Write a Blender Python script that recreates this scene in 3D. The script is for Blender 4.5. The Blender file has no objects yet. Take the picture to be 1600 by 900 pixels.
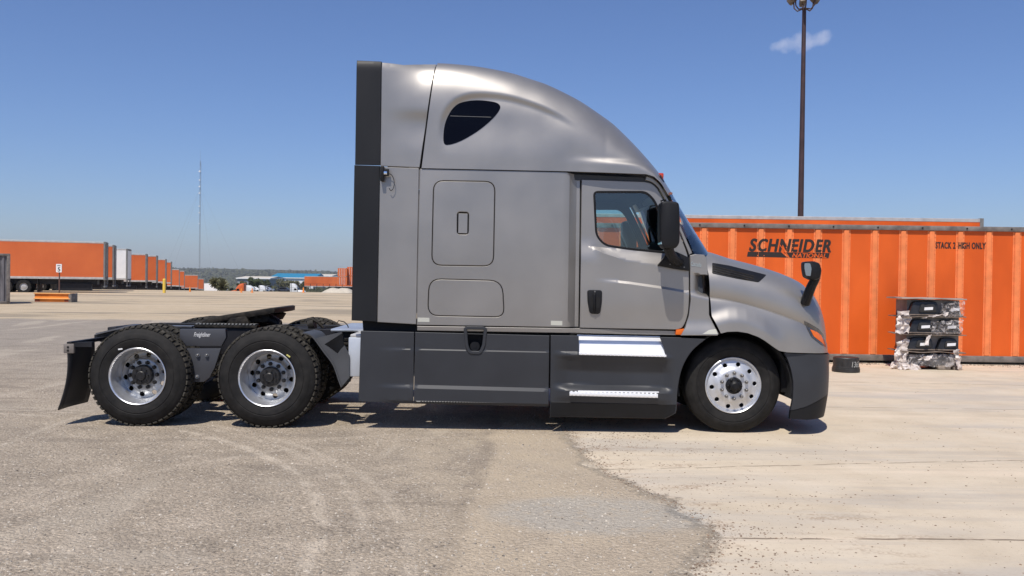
import bpy, bmesh, math, random
from mathutils import Vector, Matrix, noise
from mathutils.geometry import delaunay_2d_cdt
R = math.radians
random.seed(7)
scene = bpy.context.scene
COL = scene.collection

# ------------------------------------------------------------------ camera
FPX, DIST, EYE = 1385.0, 9.2, 1.607
ROLL, PITCH = R(0.8), math.atan(16.0 / FPX)
cam_d = bpy.data.cameras.new('camera')
cam_d.sensor_width = 36.0
cam_d.lens = 36.0 * FPX / 1600.0
cam_d.clip_start = 0.1
cam_d.clip_end = 30000
cam = bpy.data.objects.new('camera', cam_d)
COL.objects.link(cam)
cam.matrix_world = Matrix.Translation((0, -DIST, EYE)) @ Matrix.Rotation(R(90) - PITCH, 4, 'X') @ Matrix.Rotation(ROLL, 4, 'Z')
scene.camera = cam

# ------------------------------------------------------------------ light
SUN_EL, SUN_AZ = R(60), R(18)          # azimuth measured from behind the camera towards the left
sdir = Vector((-math.sin(SUN_AZ) * math.cos(SUN_EL), -math.cos(SUN_AZ) * math.cos(SUN_EL), math.sin(SUN_EL)))
world = bpy.data.worlds.new('World')
scene.world = world
world.use_nodes = True
nt = world.node_tree
nt.nodes.clear()
wo = nt.nodes.new('ShaderNodeOutputWorld')
bg = nt.nodes.new('ShaderNodeBackground')
sky = nt.nodes.new('ShaderNodeTexSky')
sky.sky_type = 'NISHITA'
sky.sun_disc = False
sky.sun_elevation = SUN_EL
sky.sun_rotation = math.atan2(sdir.x, sdir.y)
sky.altitude = 100
sky.air_density = 1.0
sky.dust_density = 0.6
sky.ozone_density = 3.0
bg.inputs['Strength'].default_value = 0.101
# a small wisp of cloud far out in the sky
geo = nt.nodes.new('ShaderNodeTexCoord')
def wmath(op, a=None, b=None):
    n = nt.nodes.new('ShaderNodeMath'); n.operation = op
    for i, v in enumerate((a, b)):
        if v is None: continue
        if isinstance(v, (int, float)): n.inputs[i].default_value = v
        else: nt.links.new(v, n.inputs[i])
    return n.outputs[0]
sep = nt.nodes.new('ShaderNodeSeparateXYZ')
nt.links.new(geo.outputs['Generated'], sep.inputs[0])
ax = wmath('DIVIDE', sep.outputs[0], sep.outputs[1])
az = wmath('DIVIDE', sep.outputs[2], sep.outputs[1])
nz = nt.nodes.new('ShaderNodeTexNoise'); nz.inputs['Scale'].default_value = 55; nz.inputs['Detail'].default_value = 5
nt.links.new(geo.outputs['Generated'], nz.inputs['Vector'])
dx = wmath('DIVIDE', wmath('SUBTRACT', ax, 0.322), 0.040)
dz = wmath('DIVIDE', wmath('SUBTRACT', wmath('SUBTRACT', az, 0.269), wmath('MULTIPLY', wmath('SUBTRACT', ax, 0.322), 0.22)), 0.0125)
dd = wmath('ADD', wmath('MULTIPLY', dx, dx), wmath('MULTIPLY', dz, dz))
fal = wmath('SUBTRACT', 1.0, dd)
m_ = wmath('ADD', fal, wmath('MULTIPLY', wmath('SUBTRACT', nz.outputs['Fac'], 0.55), 3.0))
m_ = wmath('MULTIPLY', m_, 0.25)
m_.node.use_clamp = True
mfr = wmath('GREATER_THAN', sep.outputs[1], 0.0)
m_ = wmath('MULTIPLY', m_, mfr)
mixc = nt.nodes.new('ShaderNodeMix'); mixc.data_type = 'RGBA'
nt.links.new(m_, mixc.inputs['Factor'])
tint = nt.nodes.new('ShaderNodeMix'); tint.data_type = 'RGBA'; tint.blend_type = 'MULTIPLY'; tint.inputs['Factor'].default_value = 1
nt.links.new(sky.outputs[0], tint.inputs['A']); tint.inputs['B'].default_value = (.76, .875, 1.17, 1)
nt.links.new(tint.outputs['Result'], mixc.inputs['A'])
mixc.inputs['B'].default_value = (11.5, 11.0, 11.2, 1)
nt.links.new(mixc.outputs['Result'], bg.inputs['Color'])
nt.links.new(bg.outputs[0], wo.inputs['Surface'])
sun_d = bpy.data.lights.new('sun', 'SUN')
sun_d.energy = 5.0
sun_d.angle = R(0.5)
sun_d.color = (1.0, 0.94, 0.855)
sun = bpy.data.objects.new('sun', sun_d)
COL.objects.link(sun)
sun.rotation_mode = 'QUATERNION'
sun.rotation_quaternion = sdir.to_track_quat('Z', 'Y')
sun.location = (-20, -40, 60)
vs = scene.view_settings
vs.view_transform = 'Standard'
vs.look = 'None'
vs.exposure = -0.06
vs.gamma = 1.0
scene.cycles.volume_step_rate = 5
scene.cycles.volume_max_steps = 64
scene.cycles.max_bounces = 8
scene.cycles.transparent_max_bounces = 16

# ------------------------------------------------------------------ measuring helpers
def W(px, py, Y):
    """world point on the plane at depth Y that the photograph shows at pixel (px, py)"""
    xc, yc = (px - 800) / FPX, (450 - py) / FPX
    a = xc * math.cos(ROLL) - yc * math.sin(ROLL)
    b = xc * math.sin(ROLL) + yc * math.cos(ROLL)
    d = Vector((a, math.cos(PITCH) + b * math.sin(PITCH), -math.sin(PITCH) + b * math.cos(PITCH)))
    s = (Y + DIST) / d.y
    return Vector((d.x * s, Y, EYE + d.z * s))
def T(px, py, Y=0.0):
    p = W(px, py, Y)
    return (p.x, p.z)
def TT(pts, Y=0.0):
    return [T(p[0], p[1], Y) for p in pts]
def S(px, py, yf):
    Y = 0.0
    for _ in range(12):
        p = W(px, py, Y); Y = .5 * Y + .5 * yf(p.x, p.z)
    return (p.x, p.z)
def G(px, py, zg=0.0):
    """point on the ground seen at a pixel"""
    p = W(px, py, 0) - Vector((0, -DIST, EYE))
    s = (zg - EYE) / p.z
    return Vector((0, -DIST, EYE)) + p * s
def sm(a, b, x):
    if a == b: return 0.0 if x < a else 1.0
    t = max(0.0, min(1.0, (x - a) / (b - a)))
    return t * t * (3 - 2 * t)
def lerp(a, b, t): return a + (b - a) * t
def interp(pts, x):
    if x <= pts[0][0]: return pts[0][1]
    for (x0, y0), (x1, y1) in zip(pts, pts[1:]):
        if x <= x1: return y0 + (y1 - y0) * (x - x0) / (x1 - x0)
    return pts[-1][1]
def cr(pts, n=8, closed=False):
    """Catmull-Rom through points"""
    out = []
    N = len(pts)
    rng = range(N if closed else N - 1)
    for i in rng:
        if closed:
            p0, p1, p2, p3 = pts[(i - 1) % N], pts[i], pts[(i + 1) % N], pts[(i + 2) % N]
        else:
            p0, p1, p2, p3 = pts[max(i - 1, 0)], pts[i], pts[i + 1], pts[min(i + 2, N - 1)]
        for k in range(n):
            t = k / n
            out.append(tuple(0.5 * ((2 * b) + (c - a) * t + (2 * a - 5 * b + 4 * c - d) * t * t + (-a + 3 * b - 3 * c + d) * t ** 3)
                             for a, b, c, d in zip(p0, p1, p2, p3)))
    if not closed: out.append(tuple(pts[-1]))
    return out
def smooth_interp(pts):
    dense = cr(pts, 10)
    return lambda x: interp(dense, x)
def rnd(pts, rad, n=5):
    """round the corners of a polygon; rad is one number or one per corner"""
    out = []
    N = len(pts)
    for i in range(N):
        r = rad[i] if isinstance(rad, (list, tuple)) else rad
        p = Vector(pts[i]); a = Vector(pts[i - 1]); b = Vector(pts[(i + 1) % N])
        if r <= 0:
            out.append(tuple(p)); continue
        u = (a - p); v = (b - p)
        l = min(r, u.length * .48, v.length * .48)
        p0 = p + u.normalized() * l; p1 = p + v.normalized() * l
        for k in range(n + 1):
            t = k / n
            out.append(tuple(p0 * (1 - t) ** 2 + p * 2 * t * (1 - t) + p1 * t * t))
    return out
def area(p):
    return 0.5 * sum(p[i - 1][0] * p[i][1] - p[i][0] * p[i - 1][1] for i in range(len(p)))
def ccw(p):
    return list(p) if area(p) > 0 else list(p)[::-1]
def resample(p, res):
    out = []
    for i in range(len(p)):
        a, b = Vector(p[i]), Vector(p[(i + 1) % len(p)])
        L = (b - a).length
        if L < 1e-6: continue
        n = max(1, int(math.ceil(L / res)))
        for k in range(n): out.append(tuple(a.lerp(b, k / n)))
    return out
def offset(p, d):
    """move a ccw loop inwards by d"""
    out = []
    N = len(p)
    for i in range(N):
        a, b, c = Vector(p[i - 1]), Vector(p[i]), Vector(p[(i + 1) % N])
        e0 = (b - a).normalized(); e1 = (c - b).normalized()
        n0 = Vector((-e0.y, e0.x)); n1 = Vector((-e1.y, e1.x))
        m = n0 + n1
        if m.length < 1e-5: m = n0
        m.normalize()
        k = d / max(0.35, m.dot(n0))
        out.append(tuple(b + m * k))
    return out
def inside(p, x, y):
    c = False
    j = len(p) - 1
    for i in range(len(p)):
        xi, yi = p[i]; xj, yj = p[j]
        if (yi > y) != (yj > y) and x < (xj - xi) * (y - yi) / (yj - yi) + xi: c = not c
        j = i
    return c

# ------------------------------------------------------------------ object helpers
def tag(o, label=None, cat=None, group=None, kind=None):
    if label: o['label'] = label
    if cat: o['category'] = cat
    if group: o['group'] = group
    if kind: o['kind'] = kind
    return o
def empty(name, loc=(0, 0, 0), rz=0.0, label=None, cat=None, group=None):
    o = bpy.data.objects.new(name, None)
    COL.objects.link(o)
    o.location = loc
    o.rotation_euler = (0, 0, rz)
    o.empty_display_size = 0.3
    return tag(o, label, cat, group)
def link(name, bm, mat, parent=None, sharp=0.6, smooth=True):
    bm.normal_update()
    if smooth:
        for f in bm.faces: f.smooth = True
        for e in bm.edges:
            if len(e.link_faces) == 2:
                try:
                    if e.calc_face_angle() > sharp: e.smooth = False
                except Exception: pass
    me = bpy.data.meshes.new(name)
    bm.to_mesh(me); bm.free()
    me.materials.append(mat)
    o = bpy.data.objects.new(name, me)
    COL.objects.link(o)
    if parent is not None: o.parent = parent
    return o
def copy_tree(o, parent=None):
    c = o.copy(); COL.objects.link(c)
    if parent is not None: c.parent = parent
    for ch in list(o.children): copy_tree(ch, c)
    return c
TW = 2.5
def mir(o, parent=None):
    """the same part on the other side of the vehicle"""
    c = o.copy(); COL.objects.link(c)
    c.parent = parent if parent is not None else o.parent
    c.location = (0, TW, 0); c.scale = (1, -1, 1)
    return c
class MB:
    def __init__(self): self.bm = bmesh.new()
    def box(self, x0, x1, y0, y1, z0, z1, bev=0.0, mat=None, seg=2):
        b = bmesh.new()
        bmesh.ops.create_cube(b, size=1.0)
        for v in b.verts:
            v.co = Vector((lerp(x0, x1, v.co.x + .5), lerp(y0, y1, v.co.y + .5), lerp(z0, z1, v.co.z + .5)))
        if bev > 0: bmesh.ops.bevel(b, geom=list(b.edges), offset=bev, segments=seg, affect='EDGES', profile=.5)
        return self.add(b, mat)
    def add(self, b, mat=None):
        if mat is not None: b.transform(mat)
        me = bpy.data.meshes.new('tmp'); b.to_mesh(me); b.free()
        self.bm.from_mesh(me); bpy.data.meshes.remove(me)
        return self
    def cyl(self, p0, p1, r0, r1=None, seg=12, cap=True):
        if r1 is None: r1 = r0
        p0, p1 = Vector(p0), Vector(p1)
        d = p1 - p0
        b = bmesh.new()
        bmesh.ops.create_cone(b, cap_ends=cap, segments=seg, radius1=r0, radius2=r1, depth=d.length)
        m = Matrix.Translation((p0 + p1) / 2) @ d.to_track_quat('Z', 'Y').to_matrix().to_4x4()
        return self.add(b, m)
    def sphere(self, c, r, sc=(1, 1, 1), seg=12):
        b = bmesh.new()
        bmesh.ops.create_uvsphere(b, u_segments=seg, v_segments=max(6, seg // 2), radius=r)
        return self.add(b, Matrix.Translation(c) @ Matrix.Diagonal((*sc, 1)))
    def tube(self, path, r, seg=8):
        path = [Vector(p) for p in path]
        rings = []
        for i, p in enumerate(path):
            t = (path[min(i + 1, len(path) - 1)] - path[max(i - 1, 0)]).normalized()
            a = t.orthogonal().normalized() if i == 0 else (u - t * u.dot(t)).normalized()
            u = a
            b = t.cross(a)
            rr = r[i] if isinstance(r, (list, tuple)) else r
            rings.append([self.bm.verts.new(p + (a * math.cos(2 * math.pi * k / seg) + b * math.sin(2 * math.pi * k / seg)) * rr) for k in range(seg)])
        for A, B in zip(rings, rings[1:]):
            for k in range(seg):
                self.bm.faces.new((A[k], A[(k + 1) % seg], B[(k + 1) % seg], B[k]))
        self.bm.faces.new(rings[0][::-1]); self.bm.faces.new(rings[-1])
        return self
    def prism(self, outline, y0, y1, bev=0.0):
        """xz outline extruded from y0 to y1"""
        o = ccw(outline)
        b = bmesh.new()
        A = [b.verts.new((x, y0, z)) for x, z in o]
        B = [b.verts.new((x, y1, z)) for x, z in o]
        b.faces.new(A); b.faces.new(B[::-1])
        for i in range(len(o)):
            j = (i + 1) % len(o)
            b.faces.new((A[j], A[i], B[i], B[j]))
        bmesh.ops.recalc_face_normals(b, faces=list(b.faces))
        if bev > 0:
            ed = [e for e in b.edges if abs(e.verts[0].co.y - e.verts[1].co.y) < 1e-6]
            bmesh.ops.bevel(b, geom=ed, offset=bev, segments=2, affect='EDGES', profile=.5)
        return self.add(b)
    def lathe(self, prof, c=(0, 0, 0), seg=48, axis='Y'):
        """profile of (radius, along-axis) turned about the axis through c"""
        rings = []
        for r, h in prof:
            ring = []
            for k in range(seg):
                a = 2 * math.pi * k / seg
                if axis == 'Y': v = (c[0] + r * math.cos(a), c[1] + h, c[2] + r * math.sin(a))
                else: v = (c[0] + r * math.cos(a), c[1] + r * math.sin(a), c[2] + h)
                ring.append(self.bm.verts.new(v))
            rings.append(ring)
        for A, B in zip(rings, rings[1:]):
            for k in range(seg):
                f = (A[k], A[(k + 1) % seg], B[(k + 1) % seg], B[k])
                self.bm.faces.new(f)
        return self
    def build(self, name, mat, parent=None, sharp=0.6, smooth=True, recalc=True):
        if recalc: bmesh.ops.recalc_face_normals(self.bm, faces=list(self.bm.faces))
        return link(name, self.bm, mat, parent, sharp, smooth)

def panel(name, outline, yf, mat, parent, holes=(), res=.04, bev=.004, th=.02, far=False, back=False, lines=()):
    """a sheet with thickness: xz outline, surface at y = yf(x, z), folded edge running back"""
    O = resample(ccw(outline), res)
    H = [resample(ccw(h), res) for h in holes]
    Oi = offset(O, bev)
    Hi = [offset(h, -bev) for h in H]
    verts = []; edges = []
    def addloop(l):
        s = len(verts)
        verts.extend(Vector(p) for p in l)
        edges.extend((s + i, s + (i + 1) % len(l)) for i in range(len(l)))
    addloop(Oi)
    for h in Hi: addloop(h)
    xs = [p[0] for p in Oi]; zs = [p[1] for p in Oi]
    nx = int((max(xs) - min(xs)) / res); nz_ = int((max(zs) - min(zs)) / res)
    Om = offset(Oi, res * .45)
    Hm = [offset(h, -res * .45) for h in Hi]
    for i in range(1, nx + 1):
        for j in range(1, nz_ + 1):
            x = min(xs) + i * (max(xs) - min(xs)) / (nx + 1)
            z = min(zs) + j * (max(zs) - min(zs)) / (nz_ + 1)
            if inside(Om, x, z) and not any(inside(h, x, z) for h in Hm):
                verts.append(Vector((x, z)))
    for lf in lines:
        x = min(xs) + .5 * res; pv = None
        while x < max(xs):
            z = lf(x)
            ok = inside(Om, x, z) and not any(inside(h, x, z) for h in Hm)
            if ok:
                verts.append(Vector((x, z)))
                if pv is not None: edges.append((pv, len(verts) - 1))
                pv = len(verts) - 1
            else: pv = None
            x += res
    r = delaunay_2d_cdt(verts, edges, [], 0, 1e-6)
    V, _, F = r[0], r[1], r[2]
    bm = bmesh.new()
    bv = [bm.verts.new((v.x, yf(v.x, v.y), v.y)) for v in V]
    for f in F:
        cx = sum(V[i].x for i in f) / len(f); cz = sum(V[i].y for i in f) / len(f)
        if not inside(Oi, cx, cz) or any(inside(h, cx, cz) for h in Hi): continue
        a = area([V[i] for i in f])
        try: bm.faces.new([bv[i] for i in (f if a > 0 else f[::-1])])
        except ValueError: pass
    def rim(out, inn, flip):
        n = len(out)
        A = [bm.verts.new((p[0], yf(*q), p[1])) for p, q in zip(inn, inn)]
        B = [bm.verts.new((p[0], yf(*q) + bev, p[1])) for p, q in zip(out, inn)]
        C = [bm.verts.new((p[0], yf(*q) + th, p[1])) for p, q in zip(out, inn)]
        for i in range(n):
            j = (i + 1) % n
            q1 = (B[i], B[j], A[j], A[i]); q2 = (C[i], C[j], B[j], B[i])
            bm.faces.new(q1[::-1] if flip else q1); bm.faces.new(q2[::-1] if flip else q2)
    rim(O, Oi, False)
    for h, hi in zip(H, Hi): rim(h, hi, True)
    bmesh.ops.remove_doubles(bm, verts=list(bm.verts), dist=2e-5)
    bmesh.ops.delete(bm, geom=[v for v in bm.verts if not v.link_faces], context='VERTS')
    o = link(name, bm, mat, parent, sharp=.45)
    if far: mir(o)
    return o
def text_bm(body, size, ext=.002, shear=0.0, off=0.0, space=1.0, scx=1.0):
    cu = bpy.data.curves.new('t', 'FONT')
    cu.body = body; cu.size = size; cu.extrude = ext; cu.shear = shear; cu.offset = off
    cu.space_character = space
    cu.align_x = 'LEFT'
    ob = bpy.data.objects.new('t', cu)
    COL.objects.link(ob)
    dg = bpy.context.evaluated_depsgraph_get()
    me = bpy.data.meshes.new_from_object(ob.evaluated_get(dg))
    bm = bmesh.new(); bm.from_mesh(me)
    bpy.data.objects.remove(ob); bpy.data.meshes.remove(me)
    bm.transform(Matrix.Rotation(R(90), 4, 'X'))
    w = max(v.co.x for v in bm.verts) - min(v.co.x for v in bm.verts)
    return bm, w
def fit_text(bm, x0, x1, z0, z1, y):
    ax_ = [v.co.x for v in bm.verts]; az_ = [v.co.z for v in bm.verts]
    a0, a1, b0, b1 = min(ax_), max(ax_), min(az_), max(az_)
    for v in bm.verts:
        v.co.x = lerp(x0, x1, (v.co.x - a0) / (a1 - a0))
        v.co.z = lerp(z0, z1, (v.co.z - b0) / (b1 - b0))
        v.co.y += y
    return bm

# ------------------------------------------------------------------ materials
MATS = {}
def mat(name, col, rough=.6, metal=0.0, var=0.0, vscale=3.0, bump=0.0, bscale=60.0, spec=.5, coat=0.0, detail=6, tint=None, stretch=(1, 1, 1), dust=0.0):
    if name in MATS: return MATS[name]
    m = bpy.data.materials.new(name); m.use_nodes = True
    n = m.node_tree; p = n.nodes['Principled BSDF']
    p.inputs['Base Color'].default_value = (*col, 1)
    p.inputs['Roughness'].default_value = rough
    p.inputs['Metallic'].default_value = metal
    p.inputs['Specular IOR Level'].default_value = spec
    p.inputs['Coat Weight'].default_value = coat
    p.inputs['Coat Roughness'].default_value = .12
    tc = n.nodes.new('ShaderNodeTexCoord')
    mp = n.nodes.new('ShaderNodeMapping'); mp.inputs['Scale'].default_value = stretch
    n.links.new(tc.outputs['Object'], mp.inputs[0])
    if var > 0:
        t = n.nodes.new('ShaderNodeTexNoise'); t.inputs['Scale'].default_value = vscale; t.inputs['Detail'].default_value = detail
        n.links.new(mp.outputs[0], t.inputs['Vector'])
        cr_ = n.nodes.new('ShaderNodeValToRGB')
        lo = tuple(max(0, c * (1 - var)) for c in col)
        hi = tint if tint else tuple(min(1, c * (1 + var)) for c in col)
        cr_.color_ramp.elements[0].position = .32; cr_.color_ramp.elements[1].position = .68
        cr_.color_ramp.elements[0].color = (*lo, 1); cr_.color_ramp.elements[1].color = (*hi, 1)
        n.links.new(t.outputs['Fac'], cr_.inputs[0])
        n.links.new(cr_.outputs[0], p.inputs['Base Color'])
        mr = n.nodes.new('ShaderNodeMapRange')
        mr.inputs['To Min'].default_value = max(0.02, rough - .1); mr.inputs['To Max'].default_value = min(1, rough + .12)
        n.links.new(t.outputs['Fac'], mr.inputs[0]); n.links.new(mr.outputs[0], p.inputs['Roughness'])
    if bump > 0:
        t2 = n.nodes.new('ShaderNodeTexNoise'); t2.inputs['Scale'].default_value = bscale; t2.inputs['Detail'].default_value = 3
        n.links.new(mp.outputs[0], t2.inputs['Vector'])
        b = n.nodes.new('ShaderNodeBump'); b.inputs['Strength'].default_value = bump; b.inputs['Distance'].default_value = .01
        n.links.new(t2.outputs['Fac'], b.inputs['Height']); n.links.new(b.outputs[0], p.inputs['Normal'])
    MATS[name] = m
    return m
PAINT = mat('silver_paint', (.322, .306, .287), rough=.41, metal=.66, var=.07, vscale=1.6, coat=.22)
# fine metallic flake in the paint
_n = PAINT.node_tree; _p = _n.nodes['Principled BSDF']
_t = _n.nodes.new('ShaderNodeTexNoise'); _t.inputs['Scale'].default_value = 2.2; _t.inputs['Detail'].default_value = 2
_b = _n.nodes.new('ShaderNodeBump'); _b.inputs['Strength'].default_value = .10; _b.inputs['Distance'].default_value = .02
_c = _n.nodes.new('ShaderNodeTexCoord'); _n.links.new(_c.outputs['Object'], _t.inputs['Vector'])
_n.links.new(_t.outputs['Fac'], _b.inputs['Height']); _n.links.new(_b.outputs[0], _p.inputs['Normal'])
SKIRT = mat('charcoal_paint', (.030, .032, .037), rough=.42, spec=.4, var=.10, vscale=2.5, bump=.02, bscale=5)
BLACK = mat('black_plastic', (.006, .006, .007), rough=.5, spec=.3, var=.2, vscale=6)
FAIR = mat('black_rubber_fairing', (.008, .0085, .010), rough=.5, spec=.35, var=.25, vscale=2.2, stretch=(1, 1, .4))
RUBBER = mat('tyre_rubber', (.010, .0095, .0095), rough=.75, spec=.3, var=.45, vscale=9, bump=.15, bscale=60, tint=(.020, .0185, .017))
TREAD = mat('dusty_tread', (.024, .022, .019), rough=.9, spec=.2, var=.45, vscale=14, tint=(.085, .077, .063))
ALU = mat('polished_alloy', (.74, .75, .77), rough=.33, metal=.85, var=.06, vscale=10)
ALUD = mat('dull_alloy', (.36, .37, .385), rough=.42, metal=.85, var=.18, vscale=12)
STEP = mat('step_aluminium', (.80, .80, .80), rough=.38, metal=.6, var=.03, vscale=4)
STEPW = mat('bright_tread_strip', (.86, .86, .86), rough=.4, metal=.35)
FRAME = mat('frame_paint', (.014, .014, .017), rough=.55, spec=.3, var=.3, vscale=5, bump=.05)
PLATE = mat('hanger_paint', (.048, .050, .058), rough=.5, var=.12, vscale=4)
GREASE = mat('greasy_iron', (.010, .009, .008), rough=.62, spec=.25, var=.6, vscale=16, bump=.5, bscale=30, tint=(.035, .029, .022))
HUB = mat('dark_hub', (.016, .015, .015), rough=.45, metal=.2, var=.4, vscale=25)
NUT = mat('steel_nut', (.22, .21, .20), rough=.4, metal=.8)
CHROME = mat('chrome', (.85, .86, .88), rough=.08, metal=1.0)
AMBER = mat('amber_lens', (.72, .14, .012), rough=.3, spec=.3)
REDL = mat('red_lens', (.5, .05, .015), rough=.15, coat=.6)
DUCT = mat('duct_black', (.014, .015, .018), rough=.5)
INTER = mat('cab_interior', (.040, .046, .055), rough=.8, var=.2)
SEAM = mat('seam_dark', (.006, .006, .007), rough=.9)
ORANGE = mat('orange_paint', (.64, .096, .010), rough=.5, spec=.3, var=.15, vscale=.9, stretch=(1, 1, .45), tint=(.75, .127, .016))
ORANGEP = mat('orange_post_paint', (.80, .225, .075), rough=.5, spec=.3, var=.12, vscale=5)
ORANGEL = mat('trailer_orange', (.62, .125, .028), rough=.5, var=.14, vscale=.35, tint=(.66, .15, .035))
RAIL = mat('rail_grey', (.16, .14, .125), rough=.6, var=.35, vscale=6)
GALV = mat('galvanised', (.48, .47, .45), rough=.5, metal=.3, var=.15, vscale=4)
GALVD = mat('weathered_steel', (.17, .17, .165), rough=.6, var=.25, vscale=3)
WHITE = mat('white_paint', (.78, .78, .77), rough=.5, var=.05, vscale=1.5)
DKTRIM = mat('dark_lettering', (.020, .013, .010), rough=.6)
def glass(name, tint, gl=.06, rough=.02):
    m = bpy.data.materials.new(name); m.use_nodes = True
    n = m.node_tree; n.nodes.clear()
    o = n.nodes.new('ShaderNodeOutputMaterial')
    tr = n.nodes.new('ShaderNodeBsdfTransparent'); tr.inputs[0].default_value = (*tint, 1)
    g = n.nodes.new('ShaderNodeBsdfGlossy'); g.inputs['Roughness'].default_value = rough; g.inputs['Color'].default_value = (.95, .97, 1, 1)
    f = n.nodes.new('ShaderNodeFresnel'); f.inputs[0].default_value = 1.5
    a = n.nodes.new('ShaderNodeMath'); a.operation = 'ADD'; a.inputs[1].default_value = gl; a.use_clamp = True
    mx = n.nodes.new('ShaderNodeMixShader')
    n.links.new(f.outputs[0], a.inputs[0]); n.links.new(a.outputs[0], mx.inputs[0])
    n.links.new(tr.outputs[0], mx.inputs[1]); n.links.new(g.outputs[0], mx.inputs[2])
    n.links.new(mx.outputs[0], o.inputs[0])
    return m
GLASS = glass('tinted_glass', (.60, .78, .76), .07)
SHIELD = glass('windshield_glass', (.62, .74, .74), .02)
DKGLASS = mat('dark_glass', (.002, .002, .004), rough=.05, spec=.14)
# ------------------------------------------------------------------ the ground and the far land
def terrain(x, Y):
    d = Y + DIST
    z = 0.0
    if d > 78: z = -0.0215 * (d - 78) * sm(70, 110, d)
    if d > 220: z -= 0.006 * (d - 220)
    z = max(z, -26.0)
    return z
def hill(x, Y):
    d = Y + DIST
    base = 12 + 10 * noise.noise(Vector((x * .0009, 3.1, 0))) + 3.0 * noise.noise(Vector((x * .004, 1.1, 0))) + 9 * math.exp(-((x + 1080) / 420.0) ** 2)
    base += 6 * math.exp(-((x + 2500) / 700.0) ** 2)
    return -26 + (base + 26) * sm(1900, 3900, d) + 2.0 * noise.noise(Vector((x * .006, Y * .006, 5)))
def circ3(a, b, c):
    ax, ay, bx, by, cx, cy = a.x, a.y, b.x, b.y, c.x, c.y
    d = 2 * (ax * (by - cy) + bx * (cy - ay) + cx * (ay - by))
    ux = ((ax * ax + ay * ay) * (by - cy) + (bx * bx + by * by) * (cy - ay) + (cx * cx + cy * cy) * (ay - by)) / d
    uy = ((ax * ax + ay * ay) * (cx - bx) + (bx * bx + by * by) * (ax - cx) + (cx * cx + cy * cy) * (bx - ax)) / d
    return ux, uy, math.hypot(ax - ux, ay - uy)
_c = circ3(G(300, 677), G(435, 722), G(496, 850))
_d = circ3(G(395, 677), G(560, 740), G(640, 880))
_e = circ3(G(60, 790), G(330, 720), G(700, 684))
TRACKS = [(*_c, .50), (_c[0], _c[1], _c[2] + .26, .28), (*_d, .25), (*_e, .22), (_e[0], _e[1], _e[2] + .3, .18)]
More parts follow.
